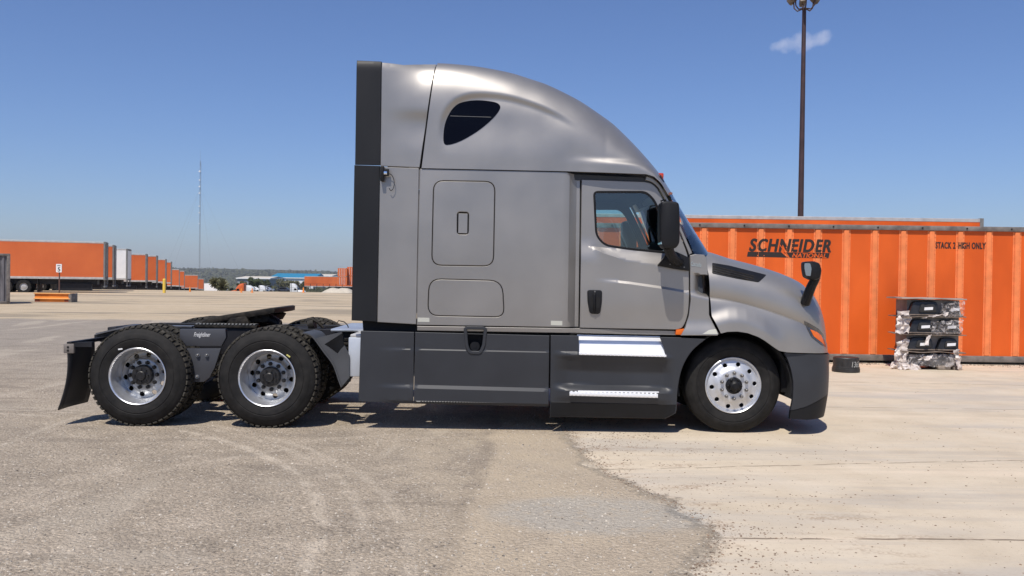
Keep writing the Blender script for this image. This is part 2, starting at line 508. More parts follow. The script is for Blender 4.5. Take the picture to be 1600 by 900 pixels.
def ground_mat():
    m = bpy.data.materials.new('yard_ground'); m.use_nodes = True
    n = m.node_tree; p = n.nodes['Principled BSDF']; lk = n.links.new
    p.inputs['Roughness'].default_value = .9; p.inputs['Specular IOR Level'].default_value = .25
    tc = n.nodes.new('ShaderNodeTexCoord'); P = tc.outputs['Object']
    sx = n.nodes.new('ShaderNodeSeparateXYZ'); lk(P, sx.inputs[0])
    X, Y = sx.outputs[0], sx.outputs[1]
    def M(op, a=None, b=None, c=None, clamp=False):
        q = n.nodes.new('ShaderNodeMath'); q.operation = op; q.use_clamp = clamp
        for i, v in enumerate((a, b, c)):
            if v is None: continue
            if isinstance(v, (int, float)): q.inputs[i].default_value = v
            else: lk(v, q.inputs[i])
        return q.outputs[0]
    def N(scale, detail=4, rough=.5, off=(0, 0, 0), st=(1, 1, 1), dist=0):
        q = n.nodes.new('ShaderNodeTexNoise'); q.inputs['Scale'].default_value = scale; q.inputs['Detail'].default_value = detail
        q.inputs['Roughness'].default_value = rough; q.inputs['Distortion'].default_value = dist
        mp = n.nodes.new('ShaderNodeMapping'); mp.inputs['Location'].default_value = off; mp.inputs['Scale'].default_value = st
        lk(P, mp.inputs[0]); lk(mp.outputs[0], q.inputs['Vector'])
        return q.outputs['Fac']
    def V(scale, feat='F1', off=(0, 0, 0), rnd_=1.0):
        q = n.nodes.new('ShaderNodeTexVoronoi'); q.inputs['Scale'].default_value = scale; q.feature = feat
        q.inputs['Randomness'].default_value = rnd_
        mp = n.nodes.new('ShaderNodeMapping'); mp.inputs['Location'].default_value = off
        lk(P, mp.inputs[0]); lk(mp.outputs[0], q.inputs['Vector'])
        return q
    def ramp(v, stops):
        q = n.nodes.new('ShaderNodeValToRGB'); r = q.color_ramp
        r.elements[0].position, r.elements[1].position = stops[0][0], stops[-1][0]
        r.elements[0].color = (*stops[0][1], 1); r.elements[1].color = (*stops[-1][1], 1)
        for s, c in stops[1:-1]:
            e = r.elements.new(s); e.color = (*c, 1)
        lk(v, q.inputs[0]); return q.outputs[0]
    def step(v, a, b):
        q = n.nodes.new('ShaderNodeMapRange'); q.interpolation_type = 'SMOOTHSTEP'
        q.inputs['From Min'].default_value = a; q.inputs['From Max'].default_value = b
        lk(v, q.inputs[0]); return q.outputs[0]
    def mix(f, a, b, mode='MIX'):
        q = n.nodes.new('ShaderNodeMix'); q.data_type = 'RGBA'; q.blend_type = mode
        if isinstance(f, (int, float)): q.inputs['Factor'].default_value = f
        else: lk(f, q.inputs['Factor'])
        for k, v in (('A', a), ('B', b)):
            if isinstance(v, tuple): q.inputs[k].default_value = (*v, 1)
            else: lk(v, q.inputs[k])
        return q.outputs['Result']
    big = N(.35, 5, .6); mid = N(1.6, 5, .6); fine = N(28, 4, .65); grit = N(110, 2, .6)
    # worn asphalt with exposed stones
    v1 = V(42); v2 = V(85, off=(3, 7, 1)); v3 = V(24, off=(5, 2, 0))
    stone = ramp(v1.outputs['Color'], [(0, (.10, .083, .066)), (.35, (.19, .160, .128)), (.7, (.27, .232, .188)), (.85, (.40, .35, .29)), (1, (.75, .68, .58))])
    asp = ramp(mid, [(.25, (.35, .292, .226)), (.5, (.50, .418, .320)), (.75, (.64, .54, .422))])
    asp = mix(.42, asp, stone)
    st2 = ramp(v2.outputs['Color'], [(0, (.25, .24, .23)), (.25, (.75, .75, .75)), (.8, (1.12, 1.10, 1.07)), (1, (1.75, 1.7, 1.6))])
    asp = mix(.8, asp, st2, 'MULTIPLY')
    asp = mix(M('MULTIPLY', step(fine, .60, .74), .7), asp, (.13, .108, .085))
    asp = mix(M('MULTIPLY', step(big, .50, .66), .45), asp, (.37, .32, .255))
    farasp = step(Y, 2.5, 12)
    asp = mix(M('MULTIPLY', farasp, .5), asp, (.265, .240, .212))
    # faint pale tyre tracks curving over the asphalt
    wv = N(.9, 3, .5, st=(1.0, .16, 1), dist=1.2)
    asp = mix(M('MULTIPLY', step(wv, .56, .66), .40), asp, (.52, .45, .355))
    wv2 = N(2.1, 4, .6, off=(9, 4, 0), st=(.30, 1.3, 1), dist=.6)
    asp = mix(M('MULTIPLY', step(wv2, .54, .68), .38), asp, (.19, .160, .128))
    # pale concrete with stains
    con = ramp(mid, [(.2, (.455, .380, .280)), (.5, (.545, .462, .348)), (.8, (.60, .52, .405))])
    st = N(.55, 5, .62, st=(.40, 1.7, 1), dist=.7)
    con = mix(M('MULTIPLY', step(st, .46, .66), .65), con, (.405, .370, .325))
    st3 = N(.8, 4, .6, off=(4, 8, 2), st=(.30, 2.0, 1), dist=.4)
    con = mix(M('MULTIPLY', step(st3, .56, .70), .5), con, (.66, .55, .42))
    con = mix(M('MULTIPLY', step(fine, .50, .72), .22), con, (.36, .29, .21))
    con = mix(M('MULTIPLY', step(grit, .62, .75), .35), con, (.28, .225, .165))
    lane = N(3.2, 4, .6, off=(2, 2, 2), st=(.10, 1.0, 1), dist=.2)
    con = mix(M('MULTIPLY', step(lane, .52, .70), .38), con, (.35, .315, .275))
    # joints across the concrete
    wob = M('MULTIPLY', M('SUBTRACT', N(2.3, 3), .5), .10)
    for y0, slope, wd, amt in ((-3.70, .02, .012, .85), (-1.87, .166, .011, .7), (2.2, .0, .016, .5), (5.3, -.04, .03, .45)):
        dd = M('ABSOLUTE', M('ADD', M('SUBTRACT', M('SUBTRACT', Y, y0), M('MULTIPLY', X, slope)), wob))
        k = M('SUBTRACT', 1.0, step(dd, wd * .5, wd * 1.8))
        brk = step(N(5.5, 3, off=(y0, 1, 0)), .36, .52)
        con = mix(M('MULTIPLY', M('MULTIPLY', k, brk), amt), con, (.14, .105, .075))
    # curved pale tyre tracks
    for (cx_, cy_, r_, a_) in TRACKS:
        dx_ = M('SUBTRACT', X, cx_); dy_ = M('SUBTRACT', Y, cy_)
        rr_ = M('SQRT', M('ADD', M('MULTIPLY', dx_, dx_), M('MULTIPLY', dy_, dy_)))
        dd = M('ABSOLUTE', M('ADD', M('SUBTRACT', rr_, r_), M('MULTIPLY', M('SUBTRACT', mid, .5), .12)))
        k = M('SUBTRACT', 1.0, step(dd, .01, .075))
        asp = mix(M('MULTIPLY', M('MULTIPLY', k, step(N(2.6, 4, .6, off=(r_, 0, 0)), .38, .60)), a_), asp, (.66, .57, .45))
    # the tan strip right of the middle starts at an edge of its own
    sx_ = M('ADD', M('ADD', X, M('MULTIPLY', Y, -.035)), M('ADD', M('MULTIPLY', M('SUBTRACT', N(1.1, 4, .6), .5), .5), M('MULTIPLY', M('SUBTRACT', fine, .5), .08)))
    asp = mix(M('MULTIPLY', M('SUBTRACT', step(sx_, -.36, -.20), step(sx_, -.20, -.10)), .35), asp, (.22, .18, .14))
    asp = mix(M('MULTIPLY', step(sx_, -.22, -.08), .38), asp, (.56, .455, .325))
    # sandy run-off where the asphalt thins out towards the concrete
    fx_ = step(M('ADD', X, M('MULTIPLY', M('SUBTRACT', big, .5), 1.6)), -1.6, .1)
    asp = mix(M('MULTIPLY', fx_, M('MULTIPLY', step(mid, .40, .62), .55)), asp, (.47, .385, .275))
    # boundary of asphalt and concrete
    fc = n.nodes.new('ShaderNodeFloatCurve')
    cur = fc.mapping.curves[0]
    pts = [(-9.2, .80), (-4.4, .95), (-4.0, 1.16), (-3.45, 1.30), (-3.0, 1.16), (-2.6, 1.03), (-2.0, .80), (-1.2, .66), (-.3, .58), (1, .5), (6, .4), (12, -1.0), (30, -2)]
    fx = lambda y: (y + 9.2) / 40.0
    fz = lambda x: (x + 3) / 6.0
    while len(cur.points) < len(pts): cur.points.new(.5, .5)
    for q, (a, b) in zip(cur.points, pts):
        q.location = (fx(a), fz(b)); q.handle_type = 'VECTOR'
    fc.mapping.update()
    lk(M('DIVIDE', M('ADD', Y, 9.2), 40.0), fc.inputs['Value'])
    xb = M('SUBTRACT', M('MULTIPLY', fc.outputs[0], 6.0), 3.0)
    w1 = M('MULTIPLY', M('SUBTRACT', N(1.7, 5, .7), .5), .85)
    w2 = M('MULTIPLY', M('SUBTRACT', N(13, 6, .85), .5), .34)
    e = M('ADD', M('SUBTRACT', X, xb), M('ADD', w1, w2))
    e = M('ADD', e, M('MULTIPLY', M('SUBTRACT', N(45, 3, .7), .5), .22))
    isc = step(e, -.08, .10)
    # a thin sandy margin on the asphalt side, pale grey patch of old concrete
    asp = mix(M('MULTIPLY', M('SUBTRACT', step(e, -.55, -.02), step(e, -.02, .1)), .22), asp, (.42, .35, .26))
    ex = M('DIVIDE', M('SUBTRACT', X, .62), .80); ey = M('DIVIDE', M('ADD', Y, 3.16), .52)
    el = M('ADD', M('ADD', M('MULTIPLY', ex, ex), M('MULTIPLY', ey, ey)), M('MULTIPLY', M('SUBTRACT', N(3, 4, .7), .5), 1.2))
    pat = M('MULTIPLY', M('SUBTRACT', 1.0, step(el, .45, 1.25)), step(N(9, 5, .7, off=(1, 1, 1)), .30, .50))
    gp = mix(step(fine, .45, .6), (.42, .40, .355), (.34, .32, .28))
    gp = mix(step(v3.outputs['Distance'], .02, .16), (.13, .11, .09), gp)
    asp = mix(M('MULTIPLY', pat, .60), asp, gp)
    con = mix(M('MULTIPLY', pat, .8), con, gp)
    # pale dusty patch low on the left
    ex2 = M('DIVIDE', M('ADD', X, 2.05), .42); ey2 = M('DIVIDE', M('ADD', Y, 4.22), .17)
    el2 = M('ADD', M('ADD', M('MULTIPLY', ex2, ex2), M('MULTIPLY', ey2, ey2)), M('MULTIPLY', M('SUBTRACT', N(5, 4, .7), .5), 1.6))
    asp = mix(M('MULTIPLY', M('SUBTRACT', 1.0, step(el2, .3, 1.2)), .45), asp, (.44, .38, .30))
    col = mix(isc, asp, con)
    # brown grit washed over the concrete beside the edge
    gn = N(2.6, 5, .75, off=(2, 6, 0), st=(.55, 1.5, 1))
    near = M('MULTIPLY', isc, M('SUBTRACT', 1.0, step(e, .2, 2.6)))
    gm = M('MULTIPLY', near, step(gn, .52, .66))
    gv = step(v1.outputs['Distance'], .30, .62)
    col = mix(M('MULTIPLY', M('MULTIPLY', gm, gv), .55), col, (.22, .135, .08))
    # the pale dirt of the far yard
    dirt = ramp(N(.12, 6, .6, st=(.35, 1.6, 1)), [(.3, (.40, .31, .205)), (.5, (.50, .40, .275)), (.7, (.56, .455, .325))])
    dirt = mix(.5, dirt, ramp(mid, [(.3, (.42, .335, .225)), (.7, (.56, .46, .33))]))
    tr_ = N(.22, 4, .6, off=(3, 3, 0), st=(.32, 1.1, 1), dist=1.0)
    dirt = mix(M('MULTIPLY', step(tr_, .50, .62), .75), dirt, (.26, .22, .165))  # darker streaks: tyre marks and shadow stripes painted into the dirt
    yb = M('ADD', M('SUBTRACT', Y, 20.5), M('ADD', M('MULTIPLY', M('SUBTRACT', N(.35, 4, .6), .5), 5.0), M('MULTIPLY', M('ADD', X, 8), -.02)))
    isd = step(yb, -.4, .6)
    yl = M('SUBTRACT', 1.0, step(X, 4, 8))
    isd = M('MULTIPLY', isd, yl)
    col = mix(isd, col, dirt)
    # dry scrubland far away
    scr = ramp(N(.012, 6, .7), [(.3, (.055, .060, .032)), (.5, (.085, .088, .05)), (.72, (.20, .175, .115))])
    col = mix(step(Y, 130, 240), col, scr)
    lk(col, p.inputs['Base Color'])
    # bump: stones on the asphalt, faint grain on the concrete
    ha = M('ADD', M('MULTIPLY', M('SUBTRACT', 1.0, v1.outputs['Distance']), .6), M('ADD', M('MULTIPLY', fine, .8), M('MULTIPLY', grit, .5)))
    hc = M('MULTIPLY', M('ADD', fine, grit), .14)
    h = M('ADD', M('MULTIPLY', M('SUBTRACT', 1.0, isc), ha), M('MULTIPLY', isc, hc))
    b = n.nodes.new('ShaderNodeBump'); b.inputs['Strength'].default_value = 1.0; b.inputs['Distance'].default_value = .02
    lk(h, b.inputs['Height']); lk(b.outputs[0], p.inputs['Normal'])
    return m
GROUND = ground_mat()
bm = bmesh.new()
rows = [-40, -12, -6, 0, 6, 14, 24, 36, 50, 62] + [70 + 6 * i for i in range(12)] + [150, 175, 205, 240, 300, 400, 550, 750, 1000, 1400, 1800, 1900]
prev = None
for Y in rows:
    hw = 60 + max(0, Y) * 1.6
    row = [bm.verts.new((lerp(-hw, hw, i / 24), Y, terrain(0, Y))) for i in range(25)]
    if prev:
        for i in range(24): bm.faces.new((prev[i], prev[i + 1], row[i + 1], row[i]))
    prev = row
tag(link('ground', bm, GROUND), kind='structure')
HILL = mat('hill_scrub', (.030, .038, .024), rough=.95, spec=.1, var=.5, vscale=.012, tint=(.085, .082, .05))
bm = bmesh.new(); prev = None
for k in range(26):
    Y = lerp(1850, 5200, k / 25)
    row = []
    for i in range(161):
        x = lerp(-5200, 5200, i / 160)
        z = hill(x, Y) if k else -30
        row.append(bm.verts.new((x, Y, z)))
    if prev:
        for i in range(160): bm.faces.new((prev[i], prev[i + 1], row[i + 1], row[i]))
    prev = row
tag(link('hills', bm, HILL), kind='structure')

# ------------------------------------------------------------------ haze: one even volume round everything below the sky
hm = bpy.data.materials.new('haze_air'); hm.use_nodes = True
n = hm.node_tree; n.nodes.clear()
ho = n.nodes.new('ShaderNodeOutputMaterial'); hv = n.nodes.new('ShaderNodeVolumePrincipled')
hv.inputs['Color'].default_value = (.93, .96, 1.0, 1)
hv.inputs['Density'].default_value = 0.00011
hv.inputs['Anisotropy'].default_value = 0.2
n.links.new(hv.outputs[0], ho.inputs['Volume'])
mb = MB().box(-5400, 5400, -60, 5400, -33, 135)
tag(mb.build('haze', hm, None, smooth=False), kind='stuff')
# ------------------------------------------------------------------ the truck
truck = empty('semi_truck', (0, 0, 0), 0, 'silver sleeper semi tractor with charcoal side skirts, parked side-on with no trailer', 'truck')
X = lambda px, Y=0.0: T(px, 440, Y)[0]
def zl(pts, Y=0.0):
    q = TT(pts, Y); return lambda x: interp(q, x)
def bodyY(x, z): return .03 + .012 * ((z - 1.95) / .8) ** 2
FSH = .13
ZT = [(640, 96), (655, 97), (676, 98), (700, 99), (740, 103), (770, 107.5), (800, 114), (826.7, 122), (853, 130.7), (880, 142.7), (906.7, 157.3), (933, 174), (957.5, 192.3), (976, 208.7), (993.3, 226.7), (1006.7, 242), (1021, 257.5), (1033, 270), (1042, 285), (1050, 300)]
ZD = [-.02, -.02, -.02, -.02, -.0122, -.0065, .0041, .0092, .0138, .0128, .019, .0285, .05, .054, .0587, .0583, .0375, 0, 0, 0]   # CAL
ztop = smooth_interp([(T(a, b, .4)[0] - FSH * sm(880, 1040, a), T(a, b, .4)[1] + q) for (a, b), q in zip(ZT, ZD)])
zbot = zl([(640, 262), (655, 262), (884, 267), (1010, 272), (1022, 276), (1033, 286), (1042, 301), (1048, 312)])
browpx = cr([(690, 250), (686, 232), (684, 215), (684, 198), (688, 180), (697, 164), (713, 150), (738, 142), (775, 142), (812, 149), (848, 161), (882, 177), (915, 199)], 5)
brow = TT(browpx); browpoly = brow + TT([(930, 251), (690, 251)])
zb1, zb2 = T(700, 246)[1], T(700, 180)[1]
bx1, bx2 = X(840), X(915)
ledge = zl([(860, 249), (905, 245), (1015, 252), (1045, 275)])
lx1, lx2 = X(862), X(960)
def roofbase(x, z):
    y = .03 + .018 * max(0, z - 2.7)
    if X0B < x < bx2 and inside(browpoly, x, z):
        d = 9
        for (ax_, az_), (cx_, cz_) in zip(brow, brow[1:]):
            ex, ez = cx_ - ax_, cz_ - az_
            t = max(0, min(1, ((x - ax_) * ex + (z - az_) * ez) / (ex * ex + ez * ez)))
            d = min(d, math.hypot(x - ax_ - t * ex, z - az_ - t * ez))
        y += .032 * sm(0, .075, d) * sm(zb1, zb2, z) * (1 - sm(bx1, bx2, x))
    zl_ = ledge(x)
    y -= .027 * (1 - sm(zl_ - .055, zl_ + .018, z)) * sm(lx1, lx2, x)
    return y
X0B = X(680)
rw1, rw2 = X(890), X(1040)
def roofY(x, z):
    zt, zb = ztop(x), zbot(x)
    H = min(.62, .92 * max(.02, zt - zb)); h0 = zt - H
    y = roofbase(x, min(z, zt))
    if z > h0:
        t = min(1, (z - h0) / H)
        y += lerp(lerp(.32, .55, sm(X(690), X(880), x)), 1.12, sm(rw1, rw2, x)) * (1 - (1 - t ** 2.4) ** (1 / 2.4))
    return y
# roof cap: one shell from the near side over the top to the far side
bm = bmesh.new(); prev = None
NU, NV = 120, 60
xr, xe, sl = X(656), X(1042), X(676) - X(656)
for i in range(NU + 1):
    u = i / NU
    xn = lerp(xr, xe, u)
    near = []
    for j in range(NV + 1):
        v = 1 - (1 - j / NV) ** 1.9
        x = xn + v * sl * (1 - u) ** 3
        zt, zb = ztop(x), zbot(xn)
        zt = max(zt, zb + .012)
        z = lerp(zb, zt, v)
        near.append((x, min(roofY(x, z), 1.2), z))
    near.insert(0, (near[0][0], near[0][1] + .14, near[0][2] + .004))
    xt, zt = near[-1][0], near[-1][2]
    y0 = near[-1][1]
    mid_ = [(xt, lerp(y0, TW - y0, k / 8), zt + .03 * math.sin(math.pi * k / 8) * (1 - u)) for k in range(1, 8)]
    ring = near + mid_ + [(a, TW - b, c) for a, b, c in near[::-1]]
    fs_ = sm(X(880), X(1040), xn)
    ring = [(a + fs_ * .17 * (1 - abs(1 - 2 * b / TW) ** 3), b, c) for a, b, c in ring]
    row = [bm.verts.new(p) for p in ring]
    if prev:
        for k in range(len(row) - 1): bm.faces.new((prev[k], row[k], row[k + 1], prev[k + 1]))
    else: SEALRING = ring[1:-1]
    prev = row
bm.faces.new(prev[::-1])
bmesh.ops.recalc_face_normals(bm, faces=list(bm.faces))
roof = link('roof_cap', bm, PAINT, truck, sharp=.5)
sb = bmesh.new(); pr_ = None
for (x_, y_, z_) in SEALRING:
    q_ = (sb.verts.new((x_ - .045, y_ + (.045 if y_ < 1.25 else -.045), z_ - .012)), sb.verts.new((x_ + .04, y_ + (.03 if y_ < 1.25 else -.03), z_ - .012)))
    if pr_: sb.faces.new((pr_[0], pr_[1], q_[1], q_[0]))
    pr_ = q_
link('roof_seam_seal', sb, SEAM, truck, smooth=False)
# roof side windows
ow = cr([(693, 222), (693, 200), (698, 182), (708, 166), (722, 157), (745, 154), (768, 156), (779, 160), (781, 168), (770, 183), (748, 202), (722, 218), (702, 225)], 5, True)
panel('roof_window', TT(ow), lambda x, z: roofY(x, z) - .006, DKGLASS, truck, res=.04, bev=.003, th=.012, far=True)
panel('window_blind_edge', TT([(703, 179), (767, 181), (767, 181.6), (703, 179.6)]), lambda x, z: roofY(x, z) - .0085, GALVD, truck, res=.1, bev=.0005, th=.003)
# rear side fairings: upper and lower, each a silver panel and a black trailing strip
def fairY(x, z): return .034 + .014 * sm(X(640), X(555), x)
def fairupY(x, z):
    f = sm(X(585), X(660), x)
    zz = min(z, ztop(X(690)) - .012)
    return lerp(fairY(x, z) + .015 * max(0, (z - T(620, 95)[1] + .10) / .10) ** 3, roofY(X(690), zz) + .004, f)
panel('upper_side_fairing', TT([(595.5, 95.5), (628, 97), (645, 94), (660, 92), (678.8, 92), (655.0, 261), (593.5, 258.5)]), fairupY, PAINT, truck, th=.03, far=True)
panel('upper_trailing_strip', TT([(556, 92), (595, 94), (593, 257.2), (553.5, 256.2)]), lambda x, z: fairupY(x, z) - .004, FAIR, truck, th=.03, far=True)
panel('lower_side_fairing', TT([(593, 259.6), (654, 262.4), (649.5, 507), (588.5, 503.5)]), fairY, PAINT, truck, th=.03, far=True)
panel('lower_trailing_strip', TT([(552.5, 257.0), (592.5, 258.4), (588, 503), (548, 501)]), lambda x, z: fairY(x, z) - .005, FAIR, truck, th=.03, far=True)
# sleeper side with its two lockers
h1 = rnd(TT([(676.5, 281), (774, 282.5), (771.5, 416.5), (673.5, 415)]), [.11] * 4)
h2 = rnd(TT([(669.5, 435), (785.5, 438), (788.5, 496.5), (667, 494)]), [.13, .14, .10, .12])
def sleepY(x, z):
    return bodyY(x, z) + .075 * sm(X(884), X(900), x)
panel('sleeper_side', TT([(655.5, 263), (883, 268), (908, 272), (905.5, 512), (650.5, 508)]), sleepY, PAINT, truck, holes=[h1, h2], far=True)
panel('locker_door', offset(ccw(h1), .0075), lambda x, z: bodyY(x, z) - .001, PAINT, truck, holes=[offset(ccw(rnd(TT([(714, 330.5), (732.5, 331), (732, 366.5), (713.5, 366)]), .035)), 0)], res=.035, bev=.006, far=True)
panel('locker_door', offset(ccw(h2), .0075), lambda x, z: bodyY(x, z) - .001, PAINT, truck, res=.035, bev=.006, far=True)
lat = panel('locker_latch', TT([(716, 333), (730.5, 333.4), (730, 364.5), (715.5, 364)]), lambda x, z: bodyY(x, z) + .003, PAINT, truck, res=.03, bev=.003)
MB().prism(TT([(656, 266), (880, 270), (880, 508), (652, 505)]), .062, TW - .062).build('sleeper_box', SEAM, truck, smooth=False)
MB().prism(TT([(880, 270), (897, 270), (897, 510), (880, 508)]), .12, TW - .12).build('sleeper_bulkhead', INTER, truck, smooth=False)
bp = MB().prism(TT([(896, 272), (917, 278), (917, 512), (896, 510)]), .125, .17).build('door_post', SEAM, truck, smooth=False); mir(bp)
# narrow dark groove frames show behind the locker gaps
panel('rocker_sill', TT([(651, 509.8), (906, 513.6), (1064, 517.5), (1058, 524.5), (906, 521), (651, 517)]), lambda x, z: .040 + .025 * sm(X(884), X(900), x) + .10 * max(0, T(800, 512)[1] - z - .03 * (x - X(800))), PAINT, truck, res=.05, far=True)
for a in ([(652, 496.5), (670.5, 497), (670.5, 503.6), (652, 503.2)], [(861, 501.5), (879, 502), (879, 509), (861, 508.5)]):
    panel('reflector_sticker', TT(a), lambda x, z: bodyY(x, z) - .002, mat('pale_reflector', (.50, .50, .44), rough=.4), truck, res=.05, bev=.0005, th=.003)
# door
wopen = rnd(TT([(928.5, 297.5), (1011, 297.5), (1024, 309), (1052, 366), (1053, 396), (985, 389.5), (946, 383.5), (932, 368)]), [.05, .06, .10, .1, .04, .1, .09, .12])
L1t = zl([(925, 384), (985, 391), (1040, 397), (1080, 401)]); L1b = zl([(925, 387), (945, 396), (970, 404), (1000, 410), (1035, 416), (1080, 421)])
L2 = zl([(905, 433), (940, 436), (985, 441), (1040, 449), (1080, 456)])
dx1, dx2 = X(925), X(985)
def doorY(x, z):
    a, b = L1t(x), L1b(x)
    t = max(0, min(1, (z - b) / (a - b)))
    y = .045 + .045 * t * sm(dx1 - .03, dx1 + .10, x) + .045 * (1 - sm(dx1 - .03, dx1 + .10, x)) * sm(b - .15, a + .1, z)
    l2 = L2(x)
    y -= .018 * max(0, min(1, (l2 + .006 - z) / .026)) * sm(dx1, dx2, x)
    y += .010 * (1 - sm(T(980, 513)[1], T(980, 470)[1], z))
    # shallow sunken margin round the window
    return y
douter = TT([(910, 279)]) + TT(cr([(1008, 282.5), (1019, 285), (1028, 292), (1036, 305), (1050, 334), (1064, 364), (1074, 389)], 4)) + TT(cr([(1077, 398), (1078, 430), (1077.5, 470), (1075, 494), (1068, 511), (1058, 515.5)], 4)) + TT([(906.5, 512.5)])
door = panel('door', douter, doorY, PAINT, truck, holes=[wopen], res=.028, bev=.005, th=.025, lines=(L1t, L1b, lambda x: L2(x) + .006, lambda x: L2(x) - .02))
mir(door)
panel('door_lining', offset(ccw(douter), .01), lambda x, z: doorY(x, z) + .05, INTER, truck, holes=[offset(ccw(wopen), .004)], res=.08, bev=.002, th=.02, far=True)
wtrim_i = offset(ccw(wopen), .018)
wt = panel('window_seal', offset(ccw(wopen), -.004), lambda x, z: doorY(x, z) - .004, BLACK, truck, holes=[wtrim_i], res=.03, bev=.003, th=.03, far=True)
panel('door_window', offset(ccw(wopen), .012), lambda x, z: .10, GLASS, truck, res=.4, bev=.001, th=.004, far=True)
# A pillar beside the windshield
pil = TT(cr([(1012, 274), (1024, 279), (1034, 289), (1043, 305), (1056, 332), (1070, 363), (1084, 395)], 4)) + TT([(1079, 398), (1077, 392)]) + TT(cr([(1066, 364), (1052, 334), (1038, 304), (1029, 290), (1019, 282.5), (1010, 280)], 4))
panel('windshield_pillar', pil, lambda x, z: .075, PAINT, truck, res=.04, th=.05, far=True)
ax0, az0 = T(1046, 303, .08); ax1, az1 = T(1085, 398, .08)
bm = bmesh.new(); prev = None
for j in range(13):
    t = j / 12; row = []
    for i in range(33):
        s = i / 32
        B = lerp(.17, .345, t) * (1 - abs(1 - 2 * s) ** 3)
        row.append(bm.verts.new((lerp(ax0, ax1, t) + B, lerp(.08, TW - .08, s), lerp(az0, az1, t) - .0 * B)))
    if prev:
        for i in range(32): bm.faces.new((prev[i], row[i], row[i + 1], prev[i + 1]))
    prev = row
wsh = link('windshield', bm, SHIELD, truck)
# marker lamps on the brow
for y in (.30, .62, 1.25, 1.88, 2.20):
    B = .17 * ((1 - abs(1 - 2 * (y / TW)) ** 3) - .824)
    xx, zz = T(1037, 276, .55)
    MB().box(xx - .08 + B, xx - .004 + B, y - .05, y + .05, zz - .045, zz + .005, .012, None).build('marker_lamp', REDL, truck)
bm = bmesh.new(); prev = None
for j in range(4):      # brow band over the windshield
    t = j / 3; row = []
    for i in range(33):
        s = i / 32
        B = .17 * (1 - abs(1 - 2 * s) ** 3)
        xx, zz = lerp(ax0 - .11, ax0, t), lerp(T(1030, 270)[1], az0, t)
        row.append(bm.verts.new((xx + B * lerp(.8, 1, t), lerp(.09, TW - .09, s), zz)))
    if prev:
        for i in range(32): bm.faces.new((prev[i], row[i], row[i + 1], prev[i + 1]))
    prev = row
link('windshield_brow', bm, BLACK, truck)
# door handle
hd = MB()
hd.prism(rnd(TT([(918, 453), (941.5, 453.5), (941, 472), (938, 491), (922, 490.5), (918.5, 472)]), .03), .028, .06, .006)
hdo = hd.build('door_handle', BLACK, truck)
g = MB(); g.tube([W(929.5, 457, .03), W(929, 461, .0), W(928.5, 472, -.012), W(928.5, 482, .0), W(929, 487, .03)], .011)
g.build('handle_grip', BLACK, hdo)
MB().prism(rnd(TT([(921, 464), (938.5, 464.5), (937, 482), (923, 481)]), .03), .026, .0285).build('handle_cup', SEAM, hdo)
MB().cyl(W(929.5, 455.5, .03), W(929.5, 455.5, .018), .009).build('door_lock', NUT, hdo)
# cab tub, ceiling, seats, wheel
MB().prism(TT([(899, 400), (1090, 402), (1100, 420), (1106, 520), (899, 516)]), .125, TW - .125).build('cab_tub', INTER, truck, smooth=False)
MB().prism(TT([(885, 270), (1008, 276), (1034, 292), (1030, 297), (1005, 284), (885, 279)]), .10, TW - .10).build('cab_ceiling', INTER, truck, smooth=False)
MB().prism(TT([(1030, 378), (1062, 386), (1080, 399), (1080, 404), (1028, 404)], .4), .14, TW - .14, .01).build('dashboard', INTER, truck, smooth=False)
for y in (.42, 1.62):
    s = MB(); s.prism(rnd(TT([(888, 345), (906, 341), (912, 355), (918, 402), (888, 402)], y), .08), y, y + .5, .03)
    s.prism(rnd(TT([(890, 328), (903, 326), (906, 341), (891, 343)], y), .04), y + .12, y + .38, .02)
    s.build('seat', mat('seat_cloth', (.03, .032, .036), rough=.9), truck)
sw = MB()
cx, cz = T(1022, 380, 1.87)
pth = [(cx - .06 * math.sin(a) * .9, 1.87 + .22 * math.cos(a), cz + .19 * math.sin(a)) for a in [2 * math.pi * k / 28 for k in range(29)]]
sw.tube(pth, .016); sw.cyl((cx, 1.87, cz), (cx + .25, 1.87, cz - .12), .03); sw.box(cx - .02, cx + .02, 1.68, 2.06, cz - .02, cz + .02, .01)
sw.build('steering_wheel', BLACK, truck)
# cowl between door and hood
cxa, cxb = X(1081), X(1107)
zc1, zc2 = zl([(1078, 426), (1108, 431)]), zl([(1078, 457), (1110, 464)])
def cowlY(x, z):
    a, b = zc1(x), zc2(x)
    y = .045
    ins = sm(a + .004, a - .004, z) if False else (1 - sm(a - .008, a + .002, z)) * sm(b - .004, b + .045, z)
    y += .17 * ins * sm(cxa, cxb, x) ** 1.3
    zf = T(1090, 524)[1]
    y -= .022 * (1 - sm(b - .03, b + .01, z))
    y -= .035 * (1 - sm(zf, zf + .17, z))
    return y
cowl = TT([(1079.5, 399), (1088, 397), (1102, 398), (1106, 404), (1107.5, 425), (1108.5, 464), (1109, 492)]) + TT(cr([(1112, 499), (1118, 511), (1123, 521)], 3)) + TT([(1121, 524), (1064, 524), (1071, 512), (1077, 494), (1080, 470)])
panel('cowl_panel', cowl, cowlY, PAINT, truck, res=.016, bev=.004, th=.06, far=True)
panel('reflector_sticker', TT([(1108, 515.5), (1119, 514), (1121, 522), (1097, 522)]), lambda x, z: cowlY(x, z) - .003, mat('pale_reflector', (.50, .50, .44), rough=.4), truck, res=.02, bev=.0005, th=.003)
bm_, w_ = text_bm('Cascadia', .1, ext=.001, shear=.25)
fit_text(bm_, X(1080.5), X(1096.5), T(1088, 416)[1], T(1088, 409.5)[1], .041)
for v in bm_.verts: v.co.z -= (v.co.x - X(1088)) * math.tan(R(7))
link('badge', bm_, CHROME, truck, smooth=False)
